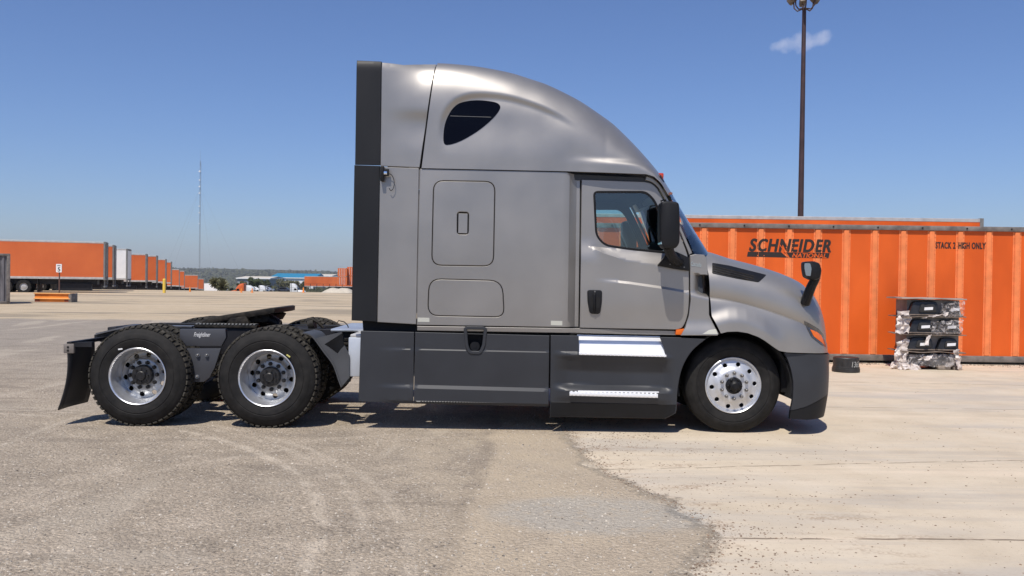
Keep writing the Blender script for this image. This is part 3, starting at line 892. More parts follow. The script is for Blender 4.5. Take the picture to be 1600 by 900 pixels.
MB().prism(TT([(1057.5, 515.5), (1073, 513.5), (1066.5, 523.5), (1056.5, 523)]), .028, .07, .003).build('side_marker', AMBER, truck)
# ---------------- hood
xs_ = zl([(0, 0), (1, 1)])
seam = [(T(px, py)[1], T(px, py)[0]) for px, py in [(1128, 526), (1125, 521), (1112, 494), (1111, 466), (1110, 430), (1107, 400), (1105, 380)]]
front = [(T(px, py)[1], T(px, py)[0]) for px, py in [(1299, 560), (1298.5, 540), (1297.5, 520), (1295.5, 500), (1292, 482), (1288, 468), (1284, 460), (1276, 452)]]
front = [(T(px, py, .36)[1], T(px, py, .36)[0]) for px, py in [(1298, 560), (1298, 540), (1296.5, 520), (1294.5, 504), (1291, 482), (1287, 466), (1284, 459), (1279, 450)]]
seamx = lambda z: interp(seam, z)
frontx = smooth_interp(front)
hoodtop = smooth_interp(TT([(1100, 391), (1110, 393.5), (1138, 402.5), (1165, 409.5), (1185, 415), (1210, 423), (1232, 431), (1255, 439), (1272, 446), (1285, 452), (1300, 460), (1330, 480)], .75))
arch = zl([(1108, 525), (1123, 521), (1137, 518), (1151, 517.5), (1166, 520), (1181, 526), (1194, 532.5), (1206, 541), (1217, 548), (1229, 550.5), (1262, 552), (1299, 554), (1340, 556)])
crease = smooth_interp(TT([(1105, 464), (1130, 467), (1153, 471.5), (1180, 478.5), (1203, 485.5), (1230, 495), (1259, 507), (1280, 519), (1300, 532), (1340, 556)]))
HX0 = X(1228)
def hoodY(x, z):
    zt, zc = hoodtop(x), crease(x)
    if z > zc:
        t = min(1, (z - zc) / max(.05, zt - zc))
        y = .050 + .020 * math.exp(-(z - zc) / .05) - .008 + 1.16 * (1 - (1 - t ** 3.1) ** (1 / 3.1))
    else:
        y = .050 - .045 * (1 - math.exp(-(zc - z) / .07))
    za = arch(x)
    y -= .052 * (1 - sm(za + .085, za + .27, z)) * (1 - sm(X(1190), X(1240), x))
    fx = frontx(z)
    if x > HX0:
        t = min(1, (x - HX0) / max(.05, fx - HX0))
        y += .58 * (1 - max(0, 1 - t ** 2.6) ** (1 / 2.2))
    return min(y, 1.25)
SS = lambda pts: [S(a, b, hoodY) for a, b in pts]
bm = bmesh.new(); prev = None
NU, NV = 110, 62
for i in range(NU + 1):
    u = 1 - (1 - i / NU) ** 1.25
    xn = lerp(X(1110), X(1299, .36), u)
    near = []
    for j in range(NV + 1):
        v = 1 - (1 - j / NV) ** 1.6
        kk = 24
        zb, zt = arch(max(xn, X(1123)) if u < .05 else xn), hoodtop(xn)
        z = lerp(zb, zt, v)
        x = lerp(seamx(z), frontx(z), u)
        zc_ = crease(x)
        z = lerp(arch(x), zc_, j / kk) if j <= kk else lerp(zc_, hoodtop(x), 1 - (1 - (j - kk) / (NV - kk)) ** 1.7)
        x = lerp(seamx(z), frontx(z), u)
        if j == kk: z = crease(x) + 1e-4
        near.append((x, hoodY(x, z), z))
    near.insert(0, (near[0][0], near[0][1] + .05, near[0][2] + .002))
    ring = near + [(a, TW - b, c) for a, b, c in near[::-1]]
    row = [bm.verts.new(p) for p in ring]
    if prev:
        for k in range(len(row) - 1): bm.faces.new((prev[k], row[k], row[k + 1], prev[k + 1]))
    prev = row
bmesh.ops.remove_doubles(bm, verts=list(bm.verts), dist=1e-4)
bmesh.ops.recalc_face_normals(bm, faces=list(bm.faces))
hood = link('hood', bm, PAINT, truck, sharp=.55)
vent = rnd(SS([(1112.5, 410.5), (1140, 415), (1197.5, 429.5), (1185, 441), (1150, 435), (1112.5, 427)]), .015)
vn = panel('hood_vent', vent, lambda x, z: hoodY(x, z) - .007, BLACK, truck, res=.02, bev=.003, th=.02, far=True)
for a, b in (((1118, 415.5), (1184, 432)), ((1118, 419.5), (1182, 435.5)), ((1118, 423.5), (1174, 437))):
    MB().tube([Vector((x_, hoodY(x_, z_) - .008, z_)) for x_, z_ in [tuple(Vector(T(*a)).lerp(Vector(T(*b)), k / 8)) for k in range(9)]], .006).build('vent_slat', GREASE, vn)
hlp = SS([(1256, 501), (1268, 507), (1280, 514.5), (1287, 524), (1291, 543), (1282, 538), (1268, 527), (1261, 514)])
panel('headlight', hlp, lambda x, z: hoodY(x, z) - .006, mat('lamp_housing', (.10, .10, .10), rough=.2, metal=.5, var=.3, vscale=40, coat=.5), truck, res=.012, bev=.002, th=.02, far=True)
hl2 = rnd(SS([(1265.5, 514.5), (1276, 518.5), (1283, 524), (1288, 539), (1282, 534), (1271, 525.5)]), .008)
panel('turn_signal', hl2, lambda x, z: hoodY(x, z) - .011, AMBER, truck, res=.012, bev=.002, th=.01, far=True)
# grille at the nose
gx = T(1296, 520, .36)[0]
gm = MB(); gm.prism([(gx - .10, arch(X(1290))), (gx - .04, arch(X(1290))), (gx - .09, T(1285, 490)[1]), (gx - .18, T(1285, 490)[1])], .62, TW - .62)
for k in range(7):
    z = lerp(arch(X(1290)) + .05, T(1285, 495)[1], k / 6)
    gm.box(gx - .09 - .04 * k / 6, gx - .03 - .06 * k / 6, .64, TW - .64, z, z + .02, .004)
gm.build('grille', BLACK, truck, smooth=False)
# ---------------- bumper
bfront = [(T(px, py, .34)[1], T(px, py, .34)[0]) for px, py in [(1288, 660), (1293, 640), (1297.5, 615), (1299, 585), (1299.5, 550)]]
bfx = lambda z: interp(bfront, z)
BX0 = X(1240)
def bumpY(x, z):
    y = .02 + .012 * sm(T(1260, 600)[1], T(1260, 550)[1], z)
    if x > BX0:
        t = min(1, (x - BX0) / (bfx(z) - BX0)); y += .56 * (1 - max(0, 1 - t ** 2.8) ** (1 / 2.4))
    return y
def bumper(name, top, bot, back, m_, inset=0.0):
    bm = bmesh.new(); prev = None
    for i in range(49):
        u = 1 - (1 - i / 48) ** 1.4
        near = []
        for j in range(15):
            v = j / 14
            xn = lerp(X(1234), X(1297, .34), u)
            z = lerp(bot(xn), top(xn), v)
            x = lerp(interp(back, z), bfx(z), u)
            near.append((x, bumpY(x, z) + inset, z))
        near.append((near[-1][0], near[-1][1] + .04, near[-1][2] - .002))
        near.insert(0, (near[0][0], near[0][1] + .05, near[0][2] + .002))
        row = [bm.verts.new(p) for p in near]
        if prev is None:
            b2 = [bm.verts.new((p[0], p[1] + .05, p[2])) for p in near]
            for k in range(len(row) - 1): bm.faces.new((b2[k], row[k], row[k + 1], b2[k + 1]))
        else:
            for k in range(len(row) - 1): bm.faces.new((prev[k], row[k], row[k + 1], prev[k + 1]))
        prev = row
    # straight across to the other side
    mid_ = [bm.verts.new((v.co.x, 1.25, v.co.z)) for v in prev]
    for k in range(len(prev) - 1):
        bm.faces.new((prev[k], mid_[k], mid_[k + 1], prev[k + 1]))
    o = link(name, bm, m_, truck, sharp=.5)
    mir(o); return o
bback = [(T(px, py)[1], T(px, py)[0]) for px, py in [(1235, 657), (1237, 640), (1240, 625), (1241, 600), (1238, 580), (1233, 563), (1227, 551.5)]]
bmid = zl([(1234, 641), (1255, 636), (1285, 624), (1315, 614), (1340, 612)])
bumper('bumper', zl([(1227, 551.5), (1262, 553.5), (1299, 556), (1340, 557)]), bmid, bback, SKIRT)
bumper('bumper_valance', lambda x: bmid(x) - .004, zl([(1234, 655), (1260, 657), (1299, 656), (1340, 654)]), bback, BLACK, .006)
# ---------------- skirts
Lt, Lb, Lp = zl([(560, 544), (650, 545), (859, 549.5)]), zl([(560, 603), (650, 605), (859, 610.5)]), zl([(560, 625.5), (650, 628.5), (859, 633.5)])
fx1, fx2 = X(580), X(640)
def skirtY(x, z):
    f = sm(fx1, fx2, x)
    t_, b_ = Lt(x), Lb(x)
    pts = ((Lp(x) - .01, .010), (Lp(x), -.014), (Lp(x) + .016, -.004), (b_ - .012, -.006), (b_ + .024, .011), (t_ - .012, .000), (t_, .006), (t_ + .2, .004))
    return lerp(.004, interp(pts, z), f)
SKL = (lambda x: Lt(x), lambda x: Lt(x) - .012, lambda x: Lb(x) + .024, lambda x: Lb(x) - .012, lambda x: Lp(x), lambda x: Lp(x) + .016)
panel('rear_skirt', TT([(563.5, 517), (647, 519), (645.5, 630.5), (560, 627.5)]), skirtY, SKIRT, truck, res=.03, th=.025, far=True, lines=SKL)
fh = rnd(TT([(727.5, 513), (758, 513.5), (755, 540), (750, 550.5), (734, 550), (730, 540)]), .025)
panel('middle_skirt', TT([(648.5, 519), (858.5, 524.5), (857, 635.5), (646.5, 631)]), skirtY, SKIRT, truck, holes=[fh], res=.03, th=.025, far=True, lines=SKL)
panel('filler_surround', offset(ccw(fh), -.022), lambda x, z: -.010, SKIRT, truck, holes=[offset(ccw(fh), .012)], res=.04, bev=.006, th=.03)
MB().prism(offset(ccw(fh), -.01), .10, .14).build('filler_recess', SEAM, truck, smooth=False)
MB().cyl(W(742, 541, .11), W(742, 541, .05), .05, seg=20).cyl(W(742, 541, .06), W(742, 541, .045), .02, seg=10).build('filler_cap', BLACK, truck)
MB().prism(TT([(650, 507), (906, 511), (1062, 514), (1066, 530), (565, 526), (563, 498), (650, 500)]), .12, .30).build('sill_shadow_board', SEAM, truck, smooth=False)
lipm = None
for a, b in ():
    pass
lipm = mat('skirt_lip', (.10, .105, .12), rough=.35)
for a, b in ():
    MB().tube([Vector((*T(*a), 0)).xzy + Vector((0, .002, 0)), Vector((*T(*b), 0)).xzy + Vector((0, .002, 0))], .007).build('skirt_lip', lipm, truck)
# step skirt with the rear of the front wheel arch
prof3 = [(T(950, py)[1], y) for py, y in [(665, .035), (655, .03), (630, .004), (622, -.018), (611, -.020), (608, .004), (603, .055), (582, .060), (566, .018), (559, -.006), (554.5, -.012), (552, .010), (523, .014)]]
def stepY(x, z):
    zz = z + (x - X(950)) * .022
    f = sm(X(862), X(892), x) * (1 - sm(X(1036), X(1058), x))
    bow = .30 * abs((x - X(955)) / 1.0) ** 2
    return lerp(.006, interp(prof3, zz - (bow * .12 if zz < T(950, 560)[1] and zz > T(950, 600)[1] else 0)), f)
st_hole = TT([(904.5, 525.5), (1032, 528), (1037, 541), (1040.5, 556), (905, 552)])
s3 = TT([(860.5, 524), (1064, 527.5), (1103, 530)]) + TT(cr([(1099, 533), (1081, 549), (1067, 573), (1059.5, 604), (1057.5, 640)], 5)) + TT([(1056, 646), (1040, 655), (859.5, 652)])
panel('step_skirt', s3, stepY, SKIRT, truck, holes=[st_hole], res=.018, bev=.004, th=.03, far=True)
rz0, rz1 = T(970, 555, .03)[1], T(970, 525, .12)[1]
def riser(x, z): return lerp(.02, .085, (z - rz0) / (rz1 - rz0))
so = panel('upper_step', offset(ccw(st_hole), -.012), riser, STEP, truck, res=.06, bev=.002, th=.02, far=True)
def strip(a, b, hgt, yy, nm, par):
    s = MB()
    A, B = Vector(T(*a)), Vector(T(*b))
    s.prism([(A.x, A.y), (B.x, B.y), (B.x, B.y + hgt), (A.x, A.y + hgt)], yy, yy + .16, .004)
    n_ = int((B - A).length / .042)
    for k in range(n_):
        p = A.lerp(B, (k + .5) / n_)
        s.cyl((p.x, yy - .006, p.y + hgt * .45), (p.x, yy + .01, p.y + hgt * .45), .011, seg=8)
        for yk in (.03, .07, .11, .15):
            s.cyl((p.x, yy + yk, p.y + hgt - .004), (p.x, yy + yk, p.y + hgt + .008), .013, seg=8)
    return s.build(nm, STEPW, par)
strip((904.5, 554), (1040.5, 557.5), .022, -.03, 'tread_strip', so)
strip((889.5, 617.5), (1027, 621), .040, -.045, 'lower_step', truck)
MB().box(X(905), X(1032), -.022, .03, T(950, 618)[1] + .036, T(950, 618)[1] + .05, .004).build('lower_step_plate', STEPW, truck)
panel('step_skirt_valance', TT([(860.5, 628), (1056.5, 632), (1055, 645), (1039, 654.5), (860, 651.5)]), lambda x, z: stepY(x, z) - .004, BLACK, truck, res=.03, bev=.003, th=.01)
# ---------------- mirrors
mr = MB(); mc = W(1045.5, 351, -.30)
mr.prism(rnd(TT([(1031, 317), (1040, 314.5), (1059, 317), (1060.5, 345), (1060, 380), (1054, 389), (1034, 388), (1030.5, 378), (1030, 345)], -.30), .035), -.385, -.17, .022)
mirr = mr.build('door_mirror', BLACK, truck); mir(mirr)
b_ = mc.x
MB().prism([(W(1032, 322, -.28).x - .003, W(1032, 322, -.28).z), (W(1032, 322, -.28).x + .01, W(1032, 322, -.28).z), (W(1031, 382, -.28).x + .01, W(1031, 382, -.28).z), (W(1031, 382, -.28).x - .003, W(1031, 382, -.28).z)], -.37, -.185).build('mirror_glass', CHROME, mirr)
MB().tube([W(1034, 320, -.28), W(1033, 313.5, -.26), W(1040, 312.5, -.22), W(1042, 318, -.2)], .008).build('mirror_bracket', BLACK, mirr)
ar = MB(); ar.tube([W(1044, 384, -.28), W(1046, 394, -.22), W(1053, 404, -.10), W(1062, 410, .02)], [.055, .050, .050, .05], seg=10)
ar.prism(rnd(TT([(1036, 404), (1043, 393), (1056, 393), (1076.5, 402.5), (1077.5, 423.5), (1052, 420), (1027, 414.5)], .02), .012), .005, .055, .005)
aro = ar.build('mirror_arm', BLACK, truck); mir(aro)
for px, py in ((1047, 413), (1069, 417.5)):
    MB().cyl(W(px, py, .0), W(px, py, .012), .006, seg=8).build('mirror_screw', NUT, aro)
hmr = MB()
stem = cr([(1257.5, 474), (1262, 462), (1268, 447), (1274.5, 434), (1277, 421)], 5)
hmr.tube([W(px, py, lerp(.10, -.02, k / (len(stem) - 1))) for k, (px, py) in enumerate(stem)], [lerp(.055, .042, k / (len(stem) - 1)) for k in range(len(stem))], seg=10)
hmr.prism(rnd(TT([(1256, 409.5), (1266, 408), (1277, 411), (1280.5, 421), (1277.5, 435), (1269, 438), (1258.5, 433), (1256, 420)], -.04), .02), -.12, .07, .02)
hm_ = hmr.build('hood_mirror', BLACK, truck); mir(hm_)
gl_ = MB(); gl_.prism(rnd(TT([(1257.5, 411), (1266, 411.5), (1268, 420), (1266.5, 431.5), (1259.5, 430.5), (1257, 419)], -.125), .012), -.126, -.118)
gl_.build('mirror_glass', mat('mirror_face', (.42, .45, .50), rough=.08, metal=.9), hm_)
# work lamp and its wire on the rear fairing
wl = MB(); wl.box(X(592.5), X(598), -.03, .04, T(595, 283)[1], T(595, 260)[1], .006); wl.box(X(597), X(606), -.02, .0, T(600, 275)[1], T(600, 264)[1], .004)
wlo = wl.build('work_lamp', BLACK, truck)
MB().tube([W(p[0], p[1], 0) for p in cr([(603, 272), (610, 272), (614, 277), (616, 285), (615, 293), (611, 298), (608, 294)], 4)], .0035, seg=6).build('loose_wire', BLACK, wlo)
MB().box(X(598), X(603), -.025, -.01, T(600, 273)[1], T(600, 268)[1], .002).build('lamp_lens', CHROME, wlo)
# grab details on the roof

# ---------------- chassis
for y0 in (.82, 1.60):
    c_ = MB()
    c_.prism([T(147, 523, .82), T(203, 510, .82), (X(1285), T(203, 510, .82)[1]), (X(1285), T(203, 510, .82)[1] - .26), T(215, 553, .82), T(147, 531, .82)], y0, y0 + .085, .006)
    c_.build('frame_rail', FRAME, truck, smooth=False)
MB().prism([T(150, 520.5, .80), T(203, 508, .80), T(300, 509.5, .80), T(300, 511.5, .80), T(203, 510.5, .80), T(150, 523, .80)], .79, .93).build('rail_flange', mat('flange_highlight', (.16, .16, .17), rough=.4, metal=.4, var=.3, vscale=5), truck, smooth=False)  # paler than the rail: highlight on the top flange put into its colour
for px in (170, 300, 455, 640, 860, 1050, 1250):
    x = X(px, .82)
    MB().box(x - .05, x + .05, .9, 1.62, .78 if px > 160 else .9, .98, .01).build('crossmember', FRAME, truck)
pl = MB(); pl.prism(TT([(281, 514), (352, 514), (353.5, 527), (346, 541), (291, 541), (280, 527)], .2), .20, .26, .01)
plo = pl.build('suspension_plate', PLATE, truck)
p2 = MB(); p2.prism(TT([(289, 544.5), (345, 544.5), (335, 575), (327, 590), (318, 597), (297, 597)], .2), .205, .26, .006)
p2o = p2.build('suspension_bracket', PLATE, truck)
for px, py in ((309, 555), (323, 555), (308, 588.5)):
    MB().cyl(W(px, py, .205), W(px, py, .185), .021, seg=14).sphere(W(px, py, .185), .013, seg=8).build('bracket_bolt', NUT, p2o)
bm_, w_ = text_bm('Freightliner', .1, ext=.001, shear=.35, off=.001)
a_, b__ = T(303, 528, .2), T(329, 519.5, .2)
fit_text(bm_, a_[0], b__[0], a_[1], b__[1], .198)
link('plate_lettering', bm_, mat('pale_lettering', (.62, .62, .62), rough=.5), plo, smooth=False)
# fifth wheel
fw = MB(); Yf = .84
fw.prism(TT([(311, 504), (327, 496), (345, 493), (426, 480.5), (429.5, 482), (429, 489), (421, 491), (345, 502), (318, 507)], Yf), Yf, Yf + .95, .012)
fwo = fw.build('fifth_wheel', GREASE, truck)
f2 = MB()
f2.prism(TT([(345, 500), (410, 491), (418, 494), (412, 504), (345, 506)], Yf), Yf + .1, Yf + .85, .01)
f2.prism(TT([(360, 497), (385, 494), (392, 509), (352, 509)], Yf), Yf - .02, Yf + .06, .01)
for k in range(7):
    f2.cyl(W(345 + 11 * k, 501 - 1.4 * k, Yf + .02), W(345 + 11 * k, 501 - 1.4 * k, Yf + .12), .018, seg=8)
f2.build('fifth_wheel_mount', GREASE, fwo)
sr = MB(); za = T(350, 509.5, .8)[1]
sr.box(X(304, .8), X(402, .8), .80, .92, za - .02, za + .012, .004)
sr.box(X(304, .8), X(402, .8), 1.58, 1.70, za - .02, za + .012, .004)
sro = sr.build('slide_rail', GREASE, truck)
rk = MB()
for k in range(17):
    x = lerp(X(308, .8), X(398, .8), k / 16)
    rk.box(x - .012, x + .012, .795, .93, za + .012, za + .030, .003)
rk.build('slide_rack_teeth', GALVD, sro)
ch = MB()
hel = []
for k in range(200):
    t = k / 199; a = 2 * math.pi * 14 * t
    hel.append(Vector((lerp(X(408, 1.0), X(441, 1.0), t), 1.0 + .055 * math.cos(a), lerp(T(410, 496, 1.0)[1], T(441, 510, 1.0)[1], t ** 2) + .055 * math.sin(a))))
ch.tube(hel, .010, seg=5); ch.build('coiled_air_hose', BLACK, truck)
ld = MB()
ld.cyl(W(483, 508, .95), W(492, 506, .95), .085, seg=14); ld.box(X(441, .9), X(500, .9), .9, 1.3, T(480, 521, .9)[1], T(480, 513, .9)[1], .01)
ld.tube([W(478, 502, .9), W(487, 498, .9), W(497, 504, .9), W(505, 512, .9)], .018)
ld.build('frame_air_valve', GREASE, truck)
MB().box(X(514, .5), X(575, .5), .62, 1.9, T(540, 519, .5)[1], T(540, 517, .5)[1] + .012, .004).build('deck_plate', mat('deck_alloy', (.62, .64, .67), rough=.35, metal=.7, var=.12, vscale=6), truck)
MB().tube([W(526, 503, .9) + Vector((0, 0, -.02)), W(529, 501, .9), W(538, 503, .9), W(543, 508, .9), W(545, 514, .9)], .006, seg=6).build('deck_cable', BLACK, truck)
bb = MB(); bb.box(X(545.5, .14), X(640, .14), .14, .70, T(550, 588.5, .14)[1], T(550, 527, .14)[1], .012)
bbo = bb.build('battery_box', mat('box_alloy', (.50, .53, .57), rough=.45, metal=.35, var=.12, vscale=3), truck)
MB().box(X(548, .14), X(640, .14), .15, .69, T(550, 527, .14)[1], T(550, 527, .14)[1] + .03, .008).build('box_lid', GALV, bbo)
fb = MB()
for k in range(5): fb.box(X(536, .4), X(547, .4), .3 + k * .05, .33 + k * .05, lerp(T(540, 560, .4)[1], T(540, 528, .4)[1], k / 5), lerp(T(540, 560, .4)[1], T(540, 528, .4)[1], (k + .8) / 5), .006)
fb.build('box_bracket', GREASE, truck)
# quarter fender behind the front drive wheels
qf = MB()
path = cr([(473, 519.5), (484, 522), (492, 529), (505, 547), (521, 569), (530, 594), (534, 604)], 4)
inner = [(px - 1.2, py + 1.6) for px, py in path]
qf.prism(TT(path, .10) + TT(inner, .10)[::-1], .10, .64)
qfo = qf.build('quarter_fender', mat('fender_plastic', (.060, .062, .066), rough=.5, var=.2, vscale=4), truck, smooth=True)
MB().prism(TT([(492, 529), (533.5, 518.5), (534, 521), (507, 538), (527, 553), (533, 545), (538, 540), (546, 556), (546, 590), (534.5, 603.5), (530, 594), (521, 569), (505, 547)], .12), .12, .15).build('fender_web', MATS['fender_plastic'], qfo, smooth=False)
MB().prism(TT([(500, 531), (534, 519), (537, 541), (527, 556), (507, 540)], .30), .30, .34).build('fender_back', BLACK, qfo, smooth=False)
# mudflaps
mx, mz = T(104, 537, .0); bx_, bz = T(89.5, 640.5, .0)
bm = bmesh.new(); rows = []
for k in range(13):
    t = k / 12
    x = lerp(mx, bx_ , t) - .02 * math.sin(t * 3.0) * 0 + .035 * math.sin(t * math.pi) ; z = lerp(mz, bz, t)
    rows.append([bm.verts.new((x + .012 * math.sin(j * .8 + t * 3), lerp(0.0, .62, j / 6), z)) for j in range(7)])
for A, B in zip(rows, rows[1:]):
    for j in range(6): bm.faces.new((A[j], A[j + 1], B[j + 1], B[j]))
mf = link('mudflap', bm, mat('mudflap_rubber', (.018, .018, .020), rough=.55, var=.3, vscale=4), truck)
so_ = mf.modifiers.new('thick', 'SOLIDIFY'); so_.thickness = .012
mir(mf)
br = MB(); br.box(mx - .03, mx + .08, -.01, .03, mz - .10, mz + .0, .01); bro = br.build('mudflap_bracket', RAIL, truck)
MB().cyl((mx + .02, -.014, mz - .035), (mx + .02, 0, mz - .035), .012, seg=8).cyl((mx + .02, -.014, mz - .07), (mx + .02, 0, mz - .07), .012, seg=8).build('bracket_bolt', SEAM, bro)
MB().prism([(mx, mz + .0), (mx + .10, mz + .015), (X(165, .3), T(165, 531, .3)[1]), (X(165, .3), T(165, 539, .3)[1]), (mx, mz - .03)], .0, .05).box(mx, mx + .05, 0, .95, mz - .02, mz + .02, .005).build('mudflap_hanger', FRAME, truck, smooth=False)
# ---------------- wheels
def tyre_profile(r, w, bead):
    """from the outer bead over the tread to the inner bead; h = 0 at the outer sidewall"""
    return [(bead - .012, .045), (bead, .018), (bead + .010, .012), (bead + .014, .010), (bead + .05, -.004), (bead + .09, -.008), (bead + .094, -.004), (bead + .10, -.004), (bead + .104, -.009), (r - .075, -.006), (r - .070, -.002), (r - .050, .006), (r - .018, .024), (r - .004, .042), (r, .060),
            (r, w * .5), (r, w - .06), (r - .018, w - .024), (r - .06, w), (bead + .03, w), (bead, w - .02), (bead - .012, w - .045)]
def make_tyre(drive, r=.531, w=.275, bead=.292):
    m_ = MB()
    rr = r - (.018 if drive else .0)
    m_.lathe(tyre_profile(rr, w, bead), seg=96)
    if not drive:
        for h in (.10, .145, .19): m_.lathe([(rr + .0005, h - .004), (rr - .01, h), (rr + .0005, h + .004)], seg=96)
    return m_
def tread_bm(r=.531, w=.275):
    m_ = MB(); n_ = 52
    for k in range(n_):
        for (h0, h1, off, ln) in ((.022, .086, 0, .041), (.098, .134, .5, .044), (.142, .178, .0, .044), (.188, w - .022, .5, .041)):
            a = 2 * math.pi * (k + off) / n_
            b = bmesh.new(); bmesh.ops.create_cube(b, size=1.0)
            for v in b.verts:
                v.co = Vector((v.co.x * ln, lerp(h0, h1, v.co.y + .5), r - .012 + v.co.z * .028))
                if (v.co.y < .04 or v.co.y > w - .04) and v.co.z > r - .01: v.co.z -= .014
            m_.add(b, Matrix.Rotation(a, 4, 'Y'))
    return m_
def disc(name, prof, rin, rout, nh, rh, hr, m_, parent, hoff=0.0):
    """wheel disc: annulus following a radial profile with nh hand holes of radius hr on circle rh"""
    circ = lambda cx, cz, r, n_: [(cx + r * math.cos(2 * math.pi * k / n_), cz + r * math.sin(2 * math.pi * k / n_)) for k in range(n_)]
    holes = [circ(0, 0, rin, 40)]
    for k in range(nh):
        a = 2 * math.pi * (k + hoff) / nh
        holes.append(circ(rh * math.cos(a), rh * math.sin(a), hr, 16))
    return panel(name, circ(0, 0, rout, 72), lambda x, z: interp(prof, math.hypot(x, z)), m_, parent, holes=holes, res=.022, bev=.0015, th=.014)
TY_D = make_tyre(True).build('tyre', RUBBER, None, sharp=.7)
TR_D = tread_bm().build('tread', TREAD, None, smooth=False)
TY_S = make_tyre(False, .507, .29, .292).build('tyre', RUBBER, None, sharp=.7)
for o in (TY_D, TR_D, TY_S): COL.objects.unlink(o)
def child_copy(src, name, parent, loc=(0, 0, 0), m_=None):
    o = bpy.data.objects.new(name, src.data); COL.objects.link(o); o.parent = parent; o.location = loc
    return o
def drive_wheel():
    rim = MB()
    rim.lathe([(.280, .050), (.292, .030), (.299, .012), (.300, .004), (.295, .000), (.288, .003), (.282, .014), (.277, .035), (.264, .075), (.252, .10), (.250, .160), (.249, .265)], seg=72)
    o = rim.build('wheel', ALU, truck, sharp=.9)
    disc('wheel_disc', [(0, .175), (.155, .175), (.170, .180), (.188, .205), (.215, .216), (.25, .214), (.3, .214)], .092, .249, 10, .212, .0265, ALUD, o, .25)
    child_copy(TY_D, 'tyre', o); t_ = child_copy(TR_D, 'tread', o)
    h_ = MB(); h_.lathe([(.0, .082), (.038, .082), (.046, .088), (.050, .105), (.098, .110), (.106, .12), (.108, .15), (.108, .23)], seg=36)
    for k in range(8):
        a = 2 * math.pi * k / 8
        h_.cyl((.071 * math.cos(a), .090, .071 * math.sin(a)), (.071 * math.cos(a), .115, .071 * math.sin(a)), .010, seg=8)
    h_.build('axle_hub', HUB, o)
    for k in range(10):
        a = 2 * math.pi * (k + .05) / 10
        nut = MB(); c_ = (.143 * math.cos(a), .17, .135 * math.sin(a))
        nut.cyl(c_, (c_[0], .150, c_[2]), .0235, .021, seg=6); nut.cyl((c_[0], .155, c_[2]), (c_[0], .138, c_[2]), .013, seg=8)
        nut.build('lug_nut', HUB, o)
    return o
dw = drive_wheel()
wx1, wx2 = T(214, 590, .02)[0], T(416.5, 590, .02)[0]
dw.location = (wx1, .02, .524)
def put(o, x, y, rot=0.0, flip=False, z=.524):
    c = copy_tree(o); c.parent = truck
    c.location = (x, y, z)
    c.rotation_euler = (0, rot, math.pi if flip else 0)
    return c
put(dw, wx2, .02, .31)
for x in (wx1, wx2): put(dw, x, TW - .02, .5, True)
def inner_wheel():
    o = MB().lathe([(.247, .02), (.247, .12), (.262, .2), (.290, .26)], seg=40).build('inner_wheel', ALUD, truck)
    child_copy(TY_D, 'tyre', o); child_copy(TR_D, 'tread', o)
    return o
iw = inner_wheel(); iw.location = (wx1, .355, .524); iw.rotation_euler = (0, .4, 0)
put(iw, wx2, .355, .9)
for x in (wx1, wx2): put(iw, x, TW - .355, .2, True)
def steer_wheel():
    rim = MB()
    rim.lathe([(.280, .060), (.290, .030), (.297, .012), (.297, .004), (.291, .000), (.284, .004), (.279, .016), (.276, .030), (.270, .034)], seg=72)
    o = rim.build('wheel', ALU, truck, sharp=.9)
    disc('wheel_disc', [(0, -.02), (.158, -.020), (.170, -.016), (.186, -.004), (.205, .006), (.245, .014), (.262, .026), (.275, .034), (.3, .04)], .088, .275, 10, .226, .0235, mat('satin_alloy', (.62, .63, .65), rough=.50, metal=.8, var=.08, vscale=8), o, .15)
    MB().lathe([(.25, .03), (.25, .06), (.02, .06)], seg=30).build('drum_face', SEAM, o)
    child_copy(TY_S, 'tyre', o)
    h_ = MB(); h_.lathe([(.0, -.105), (.030, -.104), (.036, -.095), (.050, -.088), (.058, -.070), (.060, -.050), (.082, -.045), (.088, -.02), (.090, .03)], seg=36)
    for k in range(6):
        a = 2 * math.pi * k / 6
        h_.sphere((.070 * math.cos(a), -.055, .070 * math.sin(a)), .012, seg=8)
    h_.build('axle_hub', BLACK, o)
    for k in range(10):
        a = 2 * math.pi * (k + .5) / 10
        nut = MB(); c_ = (.135 * math.cos(a), -.018, .135 * math.sin(a))
        nut.cyl(c_, (c_[0], -.050, c_[2]), .0205, .018, seg=6)
        nut.sphere((c_[0], -.050, c_[2]), .016, seg=8)
        nut.build('lug_nut', NUT, o)
    return o
swl = steer_wheel()
wx3 = T(1146, 600, .13)[0]
swl.location = (wx3, .13, .505)
put(swl, wx3, TW - .13, .7, True, .505)
for px, py, an, m__ in ((188, 545.5, .15, WHITE), (450.5, 556, -.6, mat('yellow_mark', (.55, .50, .15), rough=.6))):
    q_ = MB().box(-.022, .022, -.002, .004, -.007, .007); q_.bm.transform(Matrix.Translation(W(px, py, .008)) @ Matrix.Rotation(-an, 4, 'Y'))
    q_.build('tyre_mark', m__, truck, smooth=False)
